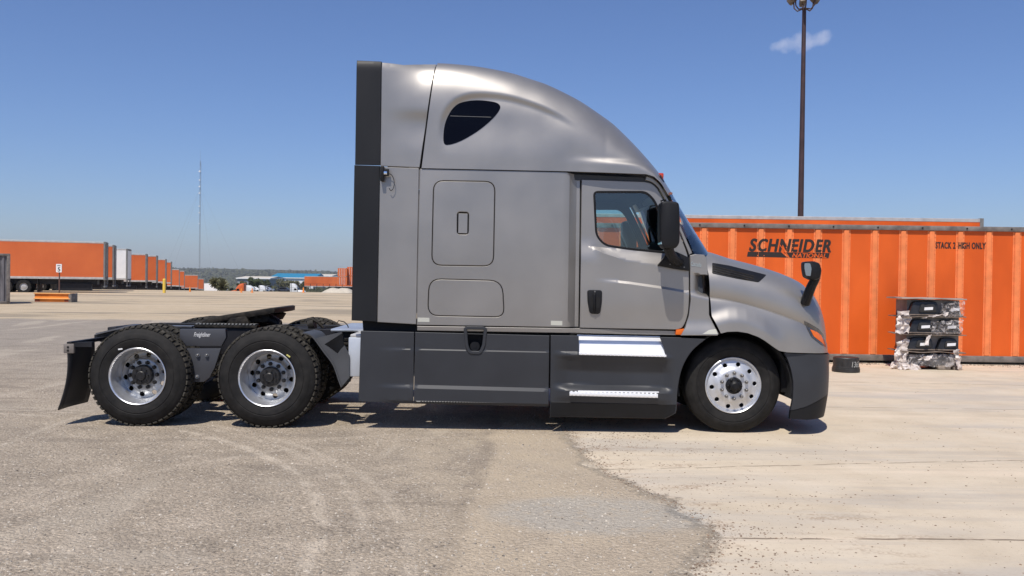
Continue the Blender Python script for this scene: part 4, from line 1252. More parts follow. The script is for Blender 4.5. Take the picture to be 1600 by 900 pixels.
# axles, wheel housing and running gear
ax_ = MB()
for x in (wx1, wx2):
    ax_.cyl((x, .15, .517), (x, TW - .15, .517), .07, seg=14); ax_.sphere((x, 1.25, .52), .24, (1, .9, 1), 16)
    ax_.box(x - .45, x + .2, .78, .9, .55, .68, .02); ax_.box(x - .45, x + .2, 1.6, 1.72, .55, .68, .02)
    for y in (.86, 1.64): ax_.cyl((x - .32, y, .62), (x - .32, y, .9), .14, seg=16)
ax_.cyl((wx2 + .2, 1.25, .6), (X(800), 1.25, .7), .06)
ax_.build('drive_axles', GREASE, truck)
fa = MB(); fa.cyl((wx3, .3, .5), (wx3, TW - .3, .5), .07, seg=12); fa.build('steer_axle', FRAME, truck)
for y0 in (.16, TW - .16 - .62):
    MB().cyl((X(660), y0 + .31, .62), (X(840), y0 + .31, .62), .30, seg=28).build('fuel_tank', mat('tank_alloy', (.3, .3, .31), rough=.5, metal=.7), truck)
MB().box(X(870), X(1050), .32, 2.18, .30, .98, .02).build('exhaust_box', SEAM, truck)
MB().box(X(1062), X(1282), .62, TW - .62, .42, T(1200, 470)[1], .03).build('engine_bay_core', SEAM, truck)  # plain dark box added inside the engine bay to stop light leaks
wh = MB()
arcp = [(wx3 + .60 * math.cos(a), .50 + .60 * math.sin(a)) for a in [math.pi * k / 24 * 1.12 - .19 for k in range(25)]]
arcq = [(wx3 + .585 * math.cos(a), .50 + .585 * math.sin(a)) for a in [math.pi * k / 24 * 1.12 - .19 for k in range(25)]]
wh.prism(arcp + arcq[::-1], .075, .7)
who = wh.build('wheel_housing', SEAM, truck); mir(who)
MB().box(X(1232), X(1262), .22, TW - .22, .42, .80, .03).build('bumper_beam', SEAM, truck)
# dangling linkage seen between the wheels
lk_ = MB()
for k in range(14):
    a = random.random() * 6.28
    p = W(330 + random.random() * 16, 572 + random.random() * 22, .62)
    lk_.box(p.x - .02, p.x + .02, .6, .66, p.z - .015, p.z + .015, .006)
for k in range(10):
    p = W(505 + random.random() * 18, 570 + random.random() * 26, .7)
    lk_.sphere(p, .02 + .015 * random.random(), seg=8)
lk_.build('brake_linkage', GREASE, truck)
# ------------------------------------------------------------------ storage containers behind the truck
POSTX = []
def container(px0, px1, Yc, top_px, label, posts_px=None, hgt=None, length=None):
    """long orange container parallel to the picture, standing on the ground"""
    x0, x1 = W(px0, 440, Yc).x, W(px1, 440, Yc).x
    H = W((px0 + px1) / 2, top_px, Yc).z if hgt is None else hgt
    root = empty('shipping_container', (x0, Yc, 0), 0, label, 'container', 'orange containers behind the truck')
    L = x1 - x0
    b = MB(); b.box(0, L, .02, 2.5, .16, H - .06)
    b.build('wall_panel', ORANGE, root, smooth=False)
    tr = MB(); tr.box(-.02, L + .02, -.03, 2.53, H - .10, H - .005, .008); tro = tr.build('top_rail', RAIL, root)
    bl = MB()
    k = .3
    while k < L: bl.cyl((k, -.03, H - .05), (k, -.045, H - .05), .016, seg=8); k += .89
    bl.build('rail_bolts', SEAM, tro)
    MB().box(-.02, L + .02, -.03, 2.53, .05, .17, .008).build('bottom_rail', RAIL, root)
    MB().box(.1, L - .1, .2, 2.3, 0, .06).build('skid', RAIL, root, smooth=False)
    for xx in (0, L): MB().box(xx - .06, xx + .06, -.045, .10, .02, H, .01).build('corner_post', ORANGEP if xx else RAIL, root)
    if posts_px is None:
        xs = [.57 * (i + .5) for i in range(int(L / .57))]
    else:
        st_ = W(posts_px[1], 440, Yc).x - W(posts_px[0], 440, Yc).x
        a = W(posts_px[0], 440, Yc).x - x0
        xs = []; 
        while a - st_ > .1: a -= st_
        while a < L - .1: xs.append(a); a += st_
    POSTX[:] = xs
    for a in xs:
        p = MB(); p.prism([(0, 0), (1, 0), (1, 1), (0, 1)], 0, 1) if False else None
        p.box(a - .052, a + .052, -.016, .03, .17, H - .10, .012, seg=1)
        z = .25
        while z < H - .15:
            for s in (-.058, .066): p.cyl((a + s, .022, z), (a + s, .004, z), .0105, seg=6)
            z += .085
        p.box(a - .082, a + .085, .012, .022, .17, H - .10)
        p.build('side_post', ORANGEP, root, smooth=False)
    return root, x0, H
YC = 17.6 - DIST
YC = 8.55
croot, cx0, CH = container(1068, 2330, YC, 356, 'long orange ribbed container with dark lettering, behind the truck hood and the wrapped stack', [1277, 1321.5])
def on_wall(body, px0, px1, py0, py1, name, m_, shear=0., off=0., bold=0.0, skew=True, dy=0.0):
    bm_, w_ = text_bm(body, 1.0, ext=.0004, shear=shear, off=off, space=1.14 if bold else 1.0)
    a = W(px0, py1, YC); b = W(px1, py0, YC)
    fit_text(bm_, a.x - cx0 + bold, b.x - cx0 - bold, a.z + bold * .5, b.z - bold * .5, 0)
    if bold:
        me = bpy.data.meshes.new('t'); bm_.to_mesh(me)
        for k, (sx, sz) in enumerate(((bold, 0), (-bold, 0), (0, bold * .5), (0, -bold * .5))):
            q = bmesh.new(); q.from_mesh(me)
            for v in q.verts: v.co += Vector((sx, -.0004 * (k + 1), sz))
            m2 = bpy.data.meshes.new('t'); q.to_mesh(m2); q.free(); bm_.from_mesh(m2); bpy.data.meshes.remove(m2)
        bpy.data.meshes.remove(me)
    return painted(name, bm_, m_, dy)
def painted(name, bm_, m_, lift=0.0):
    """lettering painted over the ribbed wall: it lies on the wall, on the flanges and on the posts"""
    out = bmesh.new()
    me = bpy.data.meshes.new('t'); bm_.to_mesh(me); bm_.free()
    x0 = min(v.co.x for v in me.vertices) - .1; x1 = max(v.co.x for v in me.vertices) + .1
    segs = [(None, None, .0185)]
    for a in POSTX:
        if x0 < a < x1: segs += [(a - .0835, a + .0865, .0105), (a - .0525, a + .0525, -.0180)]
    for lo, hi, y in segs:
        q = bmesh.new(); q.from_mesh(me)
        if lo is not None:
            for c_, s_ in ((lo, -1), (hi, 1)):
                bmesh.ops.bisect_plane(q, geom=list(q.verts) + list(q.edges) + list(q.faces), plane_co=(c_, 0, 0), plane_no=(s_, 0, 0), clear_outer=True)
        for v in q.verts: v.co.y = v.co.y + y - lift
        mm = bpy.data.meshes.new('t'); q.to_mesh(mm); q.free(); out.from_mesh(mm); bpy.data.meshes.remove(mm)
    bpy.data.meshes.remove(me)
    return link(name, out, m_, croot, smooth=False)
def painted_poly(name, pts, m_, lift=0.0):
    q = bmesh.new(); q.faces.new([q.verts.new((x, 0, z)) for x, z in ccw(pts)])
    return painted(name, q, m_, lift)
on_wall('SCHNEIDER', 1170.5, 1299.5, 374, 393, 'lettering', DKTRIM, shear=.22, off=.016, bold=.010)
def xw(px, py, dy=0): p = W(px, py, YC + dy); return (p.x - cx0, p.z)
painted_poly('lettering_stripe', [xw(1169, 393.2), xw(1221, 394.0), xw(1231, 402.6), xw(1167.5, 401)], DKTRIM)
painted_poly('lettering_stripe', [xw(1225, 394.2), xw(1297, 395.3), xw(1295, 403.6), xw(1234, 402.7)], DKTRIM)
on_wall('NATIONAL', 1238, 1292, 396.2, 402.4, 'lettering', ORANGE, shear=.22, off=.02, dy=.0032)
# the slash that cuts through the letters
painted_poly('lettering_slash', [xw(1216.5, 380), xw(1217.8, 380), xw(1233.8, 402.8), xw(1232.2, 402.8)], ORANGE, .0042)
on_wall('STACK 2 HIGH ONLY', 1462, 1541, 379, 388.4, 'lettering', DKTRIM, off=.014, bold=.0045)
container(862, 1058, YC + .05, 350, 'orange container with plain ribbed side, seen through the cab windows', None, hgt=CH - .03)
# trailer behind the container
def trailer(L=16.0, Wd=2.6, H=2.9, floor=1.12, body=ORANGEL, name='box_trailer', detail=True):
    """rear (door) end at local x = 0, body running to x = -L, near side at y = 0"""
    root = empty(name)
    b = MB(); b.box(-L, -.12, .0, Wd, floor + .16, floor + H - .12)
    k = -1.2
    while k > -L and detail:
        b.box(k - .012, k + .012, -.006, .0, floor + .18, floor + H - .12); k -= 1.22
    b.build('body_wall', body, root, smooth=False)
    t = MB(); t.box(-L - .01, -.10, -.012, Wd + .012, floor + H - .13, floor + H, .012); t.build('roof_rail', GALV, root, smooth=False)
    t = MB(); t.box(-L, -.10, -.015, Wd + .015, floor, floor + .17, .01)
    k = -.8
    while k > -L and detail: t.box(k - .10, k + .10, -.022, -.014, floor + .05, floor + .12); k -= 1.5
    t.build('bottom_rail', GALV, root, smooth=False)
    f = MB(); f.box(-.14, 0, -.02, .10, floor - .05, floor + H + .02, .01); f.box(-.14, 0, Wd - .10, Wd + .02, floor - .05, floor + H + .02, .01)
    f.box(-.14, 0, .1, Wd - .1, floor + H - .16, floor + H + .02, .01); f.box(-.14, 0, .1, Wd - .1, floor - .05, floor + .08, .01)
    f.build('rear_frame', GALVD, root, smooth=False)
    for s in (0, 1):
        d = MB(); y0 = .11 + s * (Wd - .22) / 2
        d.box(-.09, -.05, y0, y0 + (Wd - .22) / 2 - .01, floor + .09, floor + H - .17)
        for q in (.25, .7): d.cyl((-.03, y0 + q * 1.15, floor + .1), (-.03, y0 + q * 1.15, floor + H - .2), .02, seg=6)
        d.build('door', GALVD if not s else GALV, root, smooth=False)
    g = MB()
    for y in (.35, Wd - .35): g.box(-.12, -.02, y - .05, y + .05, .55, floor, .005)
    g.box(-.14, -.02, .2, Wd - .2, .5, .62, .01); g.build('rear_guard', GALVD, root, smooth=False)
    for x in (-5.6, -6.85):
        for y in (.02, Wd - .58):
            w_ = MB(); w_.lathe([(.28, .02), (.30, 0), (.50, .0), (.52, .05), (.52, .50), (.50, .55), (.30, .56)], (x, y, .52), 24)
            wo_ = w_.build('wheel', RUBBER, root)
            MB().lathe([(.0, .06), (.12, .05), (.27, .12), (.29, .03)], (x, y, .52), 20).build('rim', GALV, wo_)
    u = MB(); u.box(-8.2, -.6, .5, Wd - .5, .72, floor); u.cyl((-5.6, .3, .52), (-5.6, Wd - .3, .52), .08); u.cyl((-6.85, .3, .52), (-6.85, Wd - .3, .52), .08)
    u.box(-4.7, -4.66, .05, Wd - .05, .15, floor); u.box(-3.4, -1.0, .3, 1.2, .25, .8, .02)
    u.build('axle_slider', FRAME, root, smooth=False)
    l = MB()
    for y in (.45, Wd - .45): l.box(-L + 2.4, -L + 2.55, y - .06, y + .06, .15, floor, .005); l.box(-L + 2.3, -L + 2.65, y - .12, y + .12, .02, .15)
    l.tube([(-L + 2.5, .45, .5), (-L + 3.5, 1.0, floor)], .03); l.build('landing_gear', FRAME, root, smooth=False)
    return root
bt = trailer(16.2, 2.6, 2.85, 1.2, ORANGE)
tag(bt, 'pale roofed trailer standing behind the lettered container, only its top edge showing', 'trailer')
pb = W(1537, 342, 33 - DIST)
bt.location = (pb.x, 33 - DIST, pb.z - 4.05)
for c in bt.children:
    if c.name.startswith('roof_rail'): c.data.materials[0] = mat('pale_rail', (.46, .44, .43), rough=.5, metal=.3, var=.15)
# gravel and debris along the foot of the container
# ------------------------------------------------------------------ yard light
lp = W(1251, 333, 45 - DIST); lt = W(1256.3, 12, 45 - DIST)
lroot = empty('light_pole', (lp.x, 45 - DIST, 0), 0, 'tall dark floodlight pole with a ring of lamps rising behind the orange container', 'light pole')
PM = mat('pole_paint', (.045, .022, .022), rough=.6, var=.3, vscale=2)
hz = lt.z
dxp = 0.0
MB().cyl((0, 0, 0), (0, 0, hz), .17, .10, seg=12).box(-.3, .3, -.3, .3, 0, .12, .02).build('pole', PM, lroot)
for k in range(6):
    a = 2 * math.pi * (k + .35) / 6
    dxn = Vector((math.cos(a), math.sin(a), 0))
    arm = MB().tube([dxn * .1 + Vector((0, 0, hz - .05)), dxn * .35 + Vector((0, 0, hz - .12)), dxn * .52 + Vector((0, 0, hz + .05)), dxn * .56 + Vector((0, 0, hz + .35))], .035, seg=8)
    ao = arm.build('lamp_arm', PM, lroot)
    h_ = MB(); h_.box(-.2, .2, -.14, .14, -.16, .16, .05)
    h_.bm.transform(Matrix.Translation(dxn * .66 + Vector((0, 0, hz + .48))) @ Matrix.Rotation(a, 4, 'Z') @ Matrix.Rotation(R(35), 4, 'Y'))
    h_.build('floodlight', mat('lamp_brown', (.10, .07, .045), rough=.5, var=.3), ao)

# ------------------------------------------------------------------ things on the concrete
g0 = G(1329.5, 583)
ds = 1385 / (g0.y + DIST)
dr = empty('brake_drum', (g0.x, g0.y + .24, 0), 0, 'worn black brake drum lying flat on the concrete between the bumper and the shrink-wrapped stack', 'brake drum')
IRON = mat('black_iron', (.022, .021, .021), rough=.5, var=.4, vscale=14, bump=.2)
MB().lathe([(.0, .25), (.10, .25), (.20, .262), (.205, .266), (.215, .262), (.222, .25), (.222, .10), (.232, .095), (.232, .07), (.240, .065), (.240, .015), (.225, .0), (.20, .0)], seg=56, axis='Z').build('drum_shell', IRON, dr, sharp=.5)
MB().lathe([(.0, .235), (.09, .235), (.09, .245), (.14, .245)], seg=40, axis='Z').build('drum_face', SEAM, dr)
bm_, w_ = text_bm('1365', .1, ext=.001, shear=.2)
fit_text(bm_, .02, .21, .10, .20, 0)
for v in bm_.verts:
    a = v.co.x / .226; v.co.y = -.226 * math.cos(a) + (v.co.y) - .001; v.co.x = .226 * math.sin(a)
link('chalk_marks', bm_, mat('chalk', (.42, .42, .40), rough=.9), dr, smooth=False)
# stack of wrapped black mouldings on pallets
g1 = G(1452, 578)
D1 = g1.y + DIST
sroot = empty('pallet_stack', (g1.x, g1.y, 0), 0, 'stack of black mouldings in torn shrink wrap with cardboard sheets between, by the orange container', 'pallet stack')
def SX(px): return W(px, 520, g1.y).x - g1.x
def SZ(py): return W(1452, py, g1.y).z
CARD = mat('cardboard', (.30, .235, .17), rough=.9, var=.25, vscale=6)
CARDD = mat('dirty_cardboard', (.16, .125, .10), rough=.9, var=.4, vscale=8)
PARTM = mat('black_moulding', (.014, .014, .016), rough=.38, var=.3, vscale=9)
def wavy_sheet(name, x0, x1, y0, y1, z, th, m_, amp=.012, seed=0, tilt=0.0):
    bm = bmesh.new(); g_ = []
    for i in range(25):
        r_ = []
        for j in range(11):
            x, y = lerp(x0, x1, i / 24), lerp(y0, y1, j / 10)
            x += .02 * noise.noise(Vector((j * .7, seed, i * .1)))
            r_.append(bm.verts.new((x, y + .02 * noise.noise(Vector((i * .5, seed + 3, 0))), z + tilt * (x - (x0 + x1) / 2) + amp * noise.noise(Vector((x * 3, y * 3, seed))))))
        g_.append(r_)
    fs = [bm.faces.new((g_[i][j], g_[i + 1][j], g_[i + 1][j + 1], g_[i][j + 1])) for i in range(24) for j in range(10)]
    r = bmesh.ops.extrude_face_region(bm, geom=fs)
    for v in r['geom']:
        if isinstance(v, bmesh.types.BMVert): v.co.z += th
    bmesh.ops.recalc_face_normals(bm, faces=list(bm.faces))
    return link(name, bm, m_, sroot)
layers = [(575, 551), (550, 525), (524, 497), (496, 468)]
sheets = [(551, -.0), (524, .0), (497, .0), (466, -.0)]
for i, py in enumerate((550.5, 523.5, 495.5, 467.5)):
    wavy_sheet('cardboard_sheet', SX(1409 - (0 if i < 3 else 3)), SX(1508 - (0 if i < 3 else 1)), -.05, .62, SZ(py), .012 if i < 3 else .02, CARDD if i < 3 else mat('grey_card', (.30, .27, .24), rough=.9, var=.2), seed=i, tilt=(-.012, .0, .01, -.008)[i], amp=.02)
random.seed(11)
def moulding(px0, px1, pyb, pyt):
    x0, x1, z0, z1 = SX(px0), SX(px1), SZ(pyb), SZ(pyt)
    sh = rnd([(x0, z0), (x1, z0), (x1 - .02, z0 + .05), (x1 - .06, z1), (x0 + .07, z1), (x0 + .01, z0 + .05)], [.01, .01, .02, .07, .07, .02])
    m_ = MB(); m_.prism(sh, .02, .60, .02)
    o = m_.build('moulding', PARTM, sroot)
    MB().prism(rnd([(lerp(x0, x1, .28), lerp(z0, z1, .22)), (lerp(x0, x1, .86), lerp(z0, z1, .22)), (lerp(x0, x1, .80), lerp(z0, z1, .8)), (lerp(x0, x1, .36), lerp(z0, z1, .8))], .04), -.002, .03, .008).build('moulding_face', IRON, o)
    cx, cz = lerp(x0, x1, .60), lerp(z0, z1, .48)
    MB().prism([(cx - .085, cz - .028), (cx + .075, cz - .018), (cx + .08, cz + .034), (cx - .08, cz + .024)], -.0065, -.0025).build('paper_label', mat('paper', (.75, .75, .76), rough=.6), o, smooth=False)
    MB().box(x0 + .0, x1 - .0, .0, .60, z0 - .002, z0 + .022, .006).build('moulding_flange', CARDD, o)
moulding(1421, 1470, 493, 471); moulding(1474, 1504, 493, 473)
moulding(1421, 1463, 521, 500); moulding(1464, 1503, 521, 500)
moulding(1419, 1462, 547.5, 528); moulding(1466, 1501, 547.5, 528)
# grey boards behind the mouldings, wooden skid under everything
MB().box(SX(1421), SX(1503), .12, .60, SZ(548), SZ(469)).build('grey_board', mat('grey_board', (.20, .19, .185), rough=.8, var=.3, vscale=4), sroot)
bt_ = MB(); bt_.box(SX(1419), SX(1498), .03, .60, SZ(572), SZ(553), .02)
bt_.build('bottom_carton', mat('sooty_carton', (.075, .072, .074), rough=.6, var=.7, vscale=5, tint=(.16, .155, .155)), sroot)
sk = MB()
for a, b in ((1420, 1436), (1468, 1488), (1492, 1500)): sk.box(SX(a), SX(b), .02, .60, 0.0, SZ(571), .02)
sk.build('pallet_block', mat('grey_wood', (.24, .20, .165), rough=.9, var=.4, vscale=12), sroot)
# torn plastic film: crumpled sheets hanging on the stack
film = bpy.data.materials.new('shrink_wrap'); film.use_nodes = True
n = film.node_tree; n.nodes.clear()
o_ = n.nodes.new('ShaderNodeOutputMaterial'); tr_ = n.nodes.new('ShaderNodeBsdfTransparent'); df = n.nodes.new('ShaderNodeBsdfPrincipled')
df.inputs['Base Color'].default_value = (.56, .52, .50, 1); df.inputs['Roughness'].default_value = .3
mx_ = n.nodes.new('ShaderNodeMixShader'); t_ = n.nodes.new('ShaderNodeTexNoise'); t_.inputs['Scale'].default_value = 11; t_.inputs['Detail'].default_value = 5
t_.inputs['Distortion'].default_value = 1.5
rr_ = n.nodes.new('ShaderNodeMapRange'); rr_.inputs['From Min'].default_value = .47; rr_.inputs['From Max'].default_value = .62; rr_.inputs['To Min'].default_value = .10; rr_.inputs['To Max'].default_value = .66
tc_ = n.nodes.new('ShaderNodeTexCoord'); n.links.new(tc_.outputs['Object'], t_.inputs['Vector'])
n.links.new(t_.outputs['Fac'], rr_.inputs[0]); n.links.new(rr_.outputs[0], mx_.inputs[0]); n.links.new(tr_.outputs[0], mx_.inputs[1]); n.links.new(df.outputs[0], mx_.inputs[2]); n.links.new(mx_.outputs[0], o_.inputs[0])
filmw = mat('torn_wrap', (.62, .52, .46), rough=.6, var=.25, vscale=9, tint=(.80, .74, .70))
def crumple(pts, n_i, n_j, y, amp, m_, seed, name='shrink_wrap', ragged=.05):
    """quad of four pixel corners, crumpled"""
    P = [(SX(a), SZ(b)) for a, b in pts]
    bm = bmesh.new(); g_ = []
    for i in range(n_i + 1):
        r_ = []
        for j in range(n_j + 1):
            u, v = i / n_i, j / n_j
            x = lerp(lerp(P[0][0], P[1][0], u), lerp(P[3][0], P[2][0], u), v); z = lerp(lerp(P[0][1], P[1][1], u), lerp(P[3][1], P[2][1], u), v)
            q = Vector((x * 9 + seed, z * 9, seed * 2.3))
            nn = noise.noise(q) + .6 * noise.noise(q * 2.7)
            e = ragged if (i in (0, n_i) or j in (0, n_j)) else .01
            x += (y - abs(nn) * amp) * (1450 - 800) / 1385
            r_.append(bm.verts.new((x + e * noise.noise(q * 1.9 + Vector((5, 0, 0))), y - abs(nn) * amp, z + e * noise.noise(q * 1.7 + Vector((0, 9, 0))))))
        g_.append(r_)
    for i in range(n_i):
        for j in range(n_j): bm.faces.new((g_[i][j], g_[i + 1][j], g_[i + 1][j + 1], g_[i][j + 1]))
    o = link(name, bm, m_, sroot, sharp=.9)
    return o
crumple([(1472, 496), (1506, 494), (1505, 471), (1470, 474)], 16, 10, -.01, .07, film, 1)
crumple([(1455, 522), (1503, 520), (1504, 499), (1455, 503)], 20, 10, -.01, .07, film, 2)
crumple([(1398, 521), (1421, 521), (1422, 486), (1402, 488)], 10, 16, .06, .10, filmw, 3)
crumple([(1398, 565), (1420, 571), (1421, 530), (1400, 536)], 10, 18, .06, .10, filmw, 4)
crumple([(1418, 573), (1500, 572), (1498, 554), (1420, 554)], 26, 8, .01, .06, film, 5)
crumple([(1444, 537), (1450, 538), (1456, 521), (1451, 521)], 5, 8, -.03, .05, filmw, 6)
crumple([(1494, 572), (1504, 577), (1499, 545), (1491, 546)], 6, 14, -.02, .08, filmw, 7)
crumple([(1440, 497), (1480, 492), (1482, 488), (1444, 494)], 14, 3, -.02, .05, filmw, 8)
crumple([(1404, 577), (1440, 579), (1436, 570), (1400, 566)], 14, 5, -.05, .12, filmw, 9)
crumple([(1388, 576), (1404, 578), (1406, 562), (1394, 570)], 7, 6, .10, .10, filmw, 10)
crumple([(1436, 563), (1456, 561), (1458, 555), (1438, 558)], 8, 4, -.02, .07, filmw, 12)
crumple([(1409, 571), (1416, 571), (1419, 552), (1414, 553)], 4, 8, -.05, .07, filmw, 13)

# ------------------------------------------------------------------ left side of the yard
GREYC = mat('grey_corrugated', (.13, .125, .14), rough=.6, var=.4, vscale=1.2, stretch=(6, 1, 1), tint=(.20, .19, .20))
gc = G(14.5, 475)
dgc = gc.y + DIST
groot = empty('storage_container', (gc.x, gc.y, 0), R(32), 'weathered grey corrugated container at the far left edge', 'container')
hgt = W(14, 397, gc.y).z
cor = MB()
L_ = 6.0
xs2 = []
k = 0; x = -L_
out = []
while x < -.08:
    out += [(x, .04), (x + .07, .04), (x + .10, .0), (x + .17, .0)]; x += .20
out.append((0, 0)); out.append((0, 2.4)); out.append((-L_, 2.4))
b = bmesh.new()
A = [b.verts.new((p[0], p[1], .1)) for p in out]; B = [b.verts.new((p[0], p[1], hgt)) for p in out]
for i in range(len(out)):
    j = (i + 1) % len(out); b.faces.new((A[i], A[j], B[j], B[i]))
b.faces.new(B); b.faces.new(A[::-1])
bmesh.ops.recalc_face_normals(b, faces=list(b.faces))
link('corrugated_wall', b, GREYC, groot, smooth=False)
MB().box(-.12, .03, -.04, .1, .0, hgt, .01).build('corner_post', RAIL, groot)
MB().box(-L_, .02, -.04, .06, hgt - .1, hgt + .02, .01).build('top_rail', RAIL, groot)
MB().box(-L_, .02, -.04, .06, 0, .14, .01).build('bottom_rail', RAIL, groot)
# orange barrier and speed sign
gb = G(52, 471.5); gb2 = G(104, 472.5)
bl_ = (gb2.x - gb.x)
broot = empty('safety_barrier', (gb.x, gb.y, 0), 0, 'low orange barrier block lying in front of the first parked trailer', 'barrier')
hb = W(60, 457.5, gb.y).z
SAF = mat('safety_orange', (.80, .26, .04), rough=.5, var=.15, vscale=2)
MB().prism([(0, 0), (bl_, 0), (bl_, hb * .30), (bl_ - .0, hb * .36), (bl_, hb), (0, hb), (0, hb * .36)], .12, .6, .01).build('barrier_body', SAF, broot)
MB().box(-.03, bl_ + .03, .04, .68, hb * .30, hb * .42, .02).box(-.03, bl_ + .03, .04, .68, hb * .88, hb, .02).build('barrier_rim', mat('pale_orange', (.85, .42, .14), rough=.5), broot)
MB().box(bl_ - .06, bl_ + .10, .05, .7, 0, hb * .98, .01).build('barrier_end', RAIL, broot)
for xx in (.02, bl_ - .3): MB().box(xx, xx + .25, .1, .62, 0, hb * .28, .01).build('barrier_foot', mat('rust_red', (.30, .08, .04), rough=.8, var=.2), broot)
gs = G(93, 461.5)
ss = (gs.y + DIST) / 1385
sg = empty('speed_sign', (gs.x, gs.y, 0), 0, 'small white speed limit sign reading 5 on a thin post before the orange trailer', 'sign')
zt_, zb_ = W(92, 412.5, gs.y).z, W(92, 425.5, gs.y).z
xa_, xb2 = W(88.3, 420, gs.y).x - gs.x, W(97, 420, gs.y).x - gs.x
MB().cyl(((xa_ + xb2) / 2, .02, 0), ((xa_ + xb2) / 2, .02, zt_), .045, seg=8).build('post', mat('brown_post', (.12, .06, .045), rough=.7), sg)
pla = MB().prism(rnd([(xa_, zb_), (xb2, zb_), (xb2, zt_), (xa_, zt_)], .04), -.06, -.03).build('sign_plate', WHITE, sg, smooth=False)
bm_, _w = text_bm('5', 1, ext=.002, off=.02); wd = xb2 - xa_; ht = zt_ - zb_
fit_text(bm_, xa_ + wd * .27, xb2 - wd * .22, zb_ + ht * .10, zb_ + ht * .60, -.063)
link('sign_number', bm_, DKTRIM, pla, smooth=False)
bm_, _w = text_bm('SPEED', 1, ext=.002, off=.01)
fit_text(bm_, xa_ + wd * .18, xb2 - wd * .16, zb_ + ht * .73, zb_ + ht * .88, -.063)
link('sign_word', bm_, DKTRIM, pla, smooth=False)
# the receding row of parked trailers: (right edge px, top px, distance, colour, yaw, label)
proto = trailer(body=ORANGEL)
protow = None
rowdef = [
    (165, 377.5, 68.5, 'o', 20, 'nearest orange trailer of the left row, its full side showing behind the speed sign'),
    (178.5, 382.5, 75, 'o', 20, 'orange trailer second in the left row, between the nearest and the white one'),
    (199.5, 388.5, 83, 'w', 16, 'white trailer with grey frame, the only white one in the left row'),
    (229.5, 396.5, 92, 'o', 20, 'orange trailer just right of the white one in the left row'),
    (246, 399, 98, 'o', 20, 'orange trailer fifth in the left row, second right of the white one'),
    (260, 404.5, 108, 'o', 20, 'orange trailer sixth in the left row, third right of the white one'),
    (268.5, 408.5, 117, 'o', 20, 'orange trailer seventh in the left row, just left of the yellow bollard'),
    (281, 420.5, 150, 'o', 20, 'orange trailer eighth in the left row, first past the yellow bollard'),
    (289, 423, 162, 'o', 20, 'orange trailer ninth in the left row, second past the yellow bollard'),
    (310, 429.5, 190, 'o', 20, 'small orange trailer with pale roof, tenth in the left row'),
    (319, 435.5, 240, 'o', 20, 'farthest small orange trailer of the left row, beside the white wall'),
]
for i, (px, py, d, colr, yaw, lab) in enumerate(rowdef):
    if i == 0: o = proto
    else: o = copy_tree(proto)
    if colr == 'w':
        for c in o.children:
            if c.name.startswith('body_wall') or c.name.startswith('door'):
                c.data = c.data.copy(); c.data.materials[0] = WHITE
        wt_ = MB(); wt_.box(-.01, .0, .10, 2.5, 1.24, 3.86); wt_.build('curtain', WHITE, o, smooth=False)
    p = W(px, py, d - DIST)
    o.location = (p.x, d - DIST, p.z - 4.05)
    o.rotation_euler = (0, 0, R(yaw))
    tag(o, lab, 'trailer', 'trailers parked in a row on the left')
# flat trailer between, yellow bollard, little cones
by = G(256.5, 457.8)
byh = W(257, 436.5, by.y).z
bo = MB().cyl((0, 0, 0), (0, 0, byh), .12, seg=12).sphere((0, 0, byh), .12, (1, 1, .5)).build('bollard', mat('yellow_paint', (.75, .52, .08), rough=.5), None)
bo.location = (by.x, by.y, 0); tag(bo, 'yellow bollard standing in front of the far trailers of the left row', 'bollard')
def cone(px, py, h, d, lab, grp='orange traffic cones at the yard edge'):
    c_ = MB(); c_.lathe([(.0, h), (.04, h), (.19 * h, .05), (.32 * h, .05), (.32 * h, 0)], seg=12, axis='Z')
    o = c_.build('traffic_cone', SAF)
    p = W(px, py, d - DIST); o.location = (p.x, p.y, p.z); tag(o, lab, 'cone', grp)
cone(296.8, 457, .5, 77, 'small orange cone at the yard edge left of the white wall')
cone(377, 457.5, .4, 77, 'small orange cone standing in front of the orange truck')
cone(394, 457.5, .4, 77, 'orange cone in front of the white trucks at the centre')
cone(474, 457, .45, 77, 'orange cone just right of the white semi truck')
# white low wall
p = W(322, 457, 100 - DIST)
ww = MB(); ww.box(0, W(346, 440, 130 - DIST).x - W(319, 440, 130 - DIST).x, 0, 3, -3, W(330, 443, 130 - DIST).z - 0)
wwo = ww.build('white_shed', WHITE, None, smooth=False); wwo.location = (W(319, 440, 130 - DIST).x, 130 - DIST, 0)
tag(wwo, 'low plain white shed right of the last trailer of the left row', 'shed')
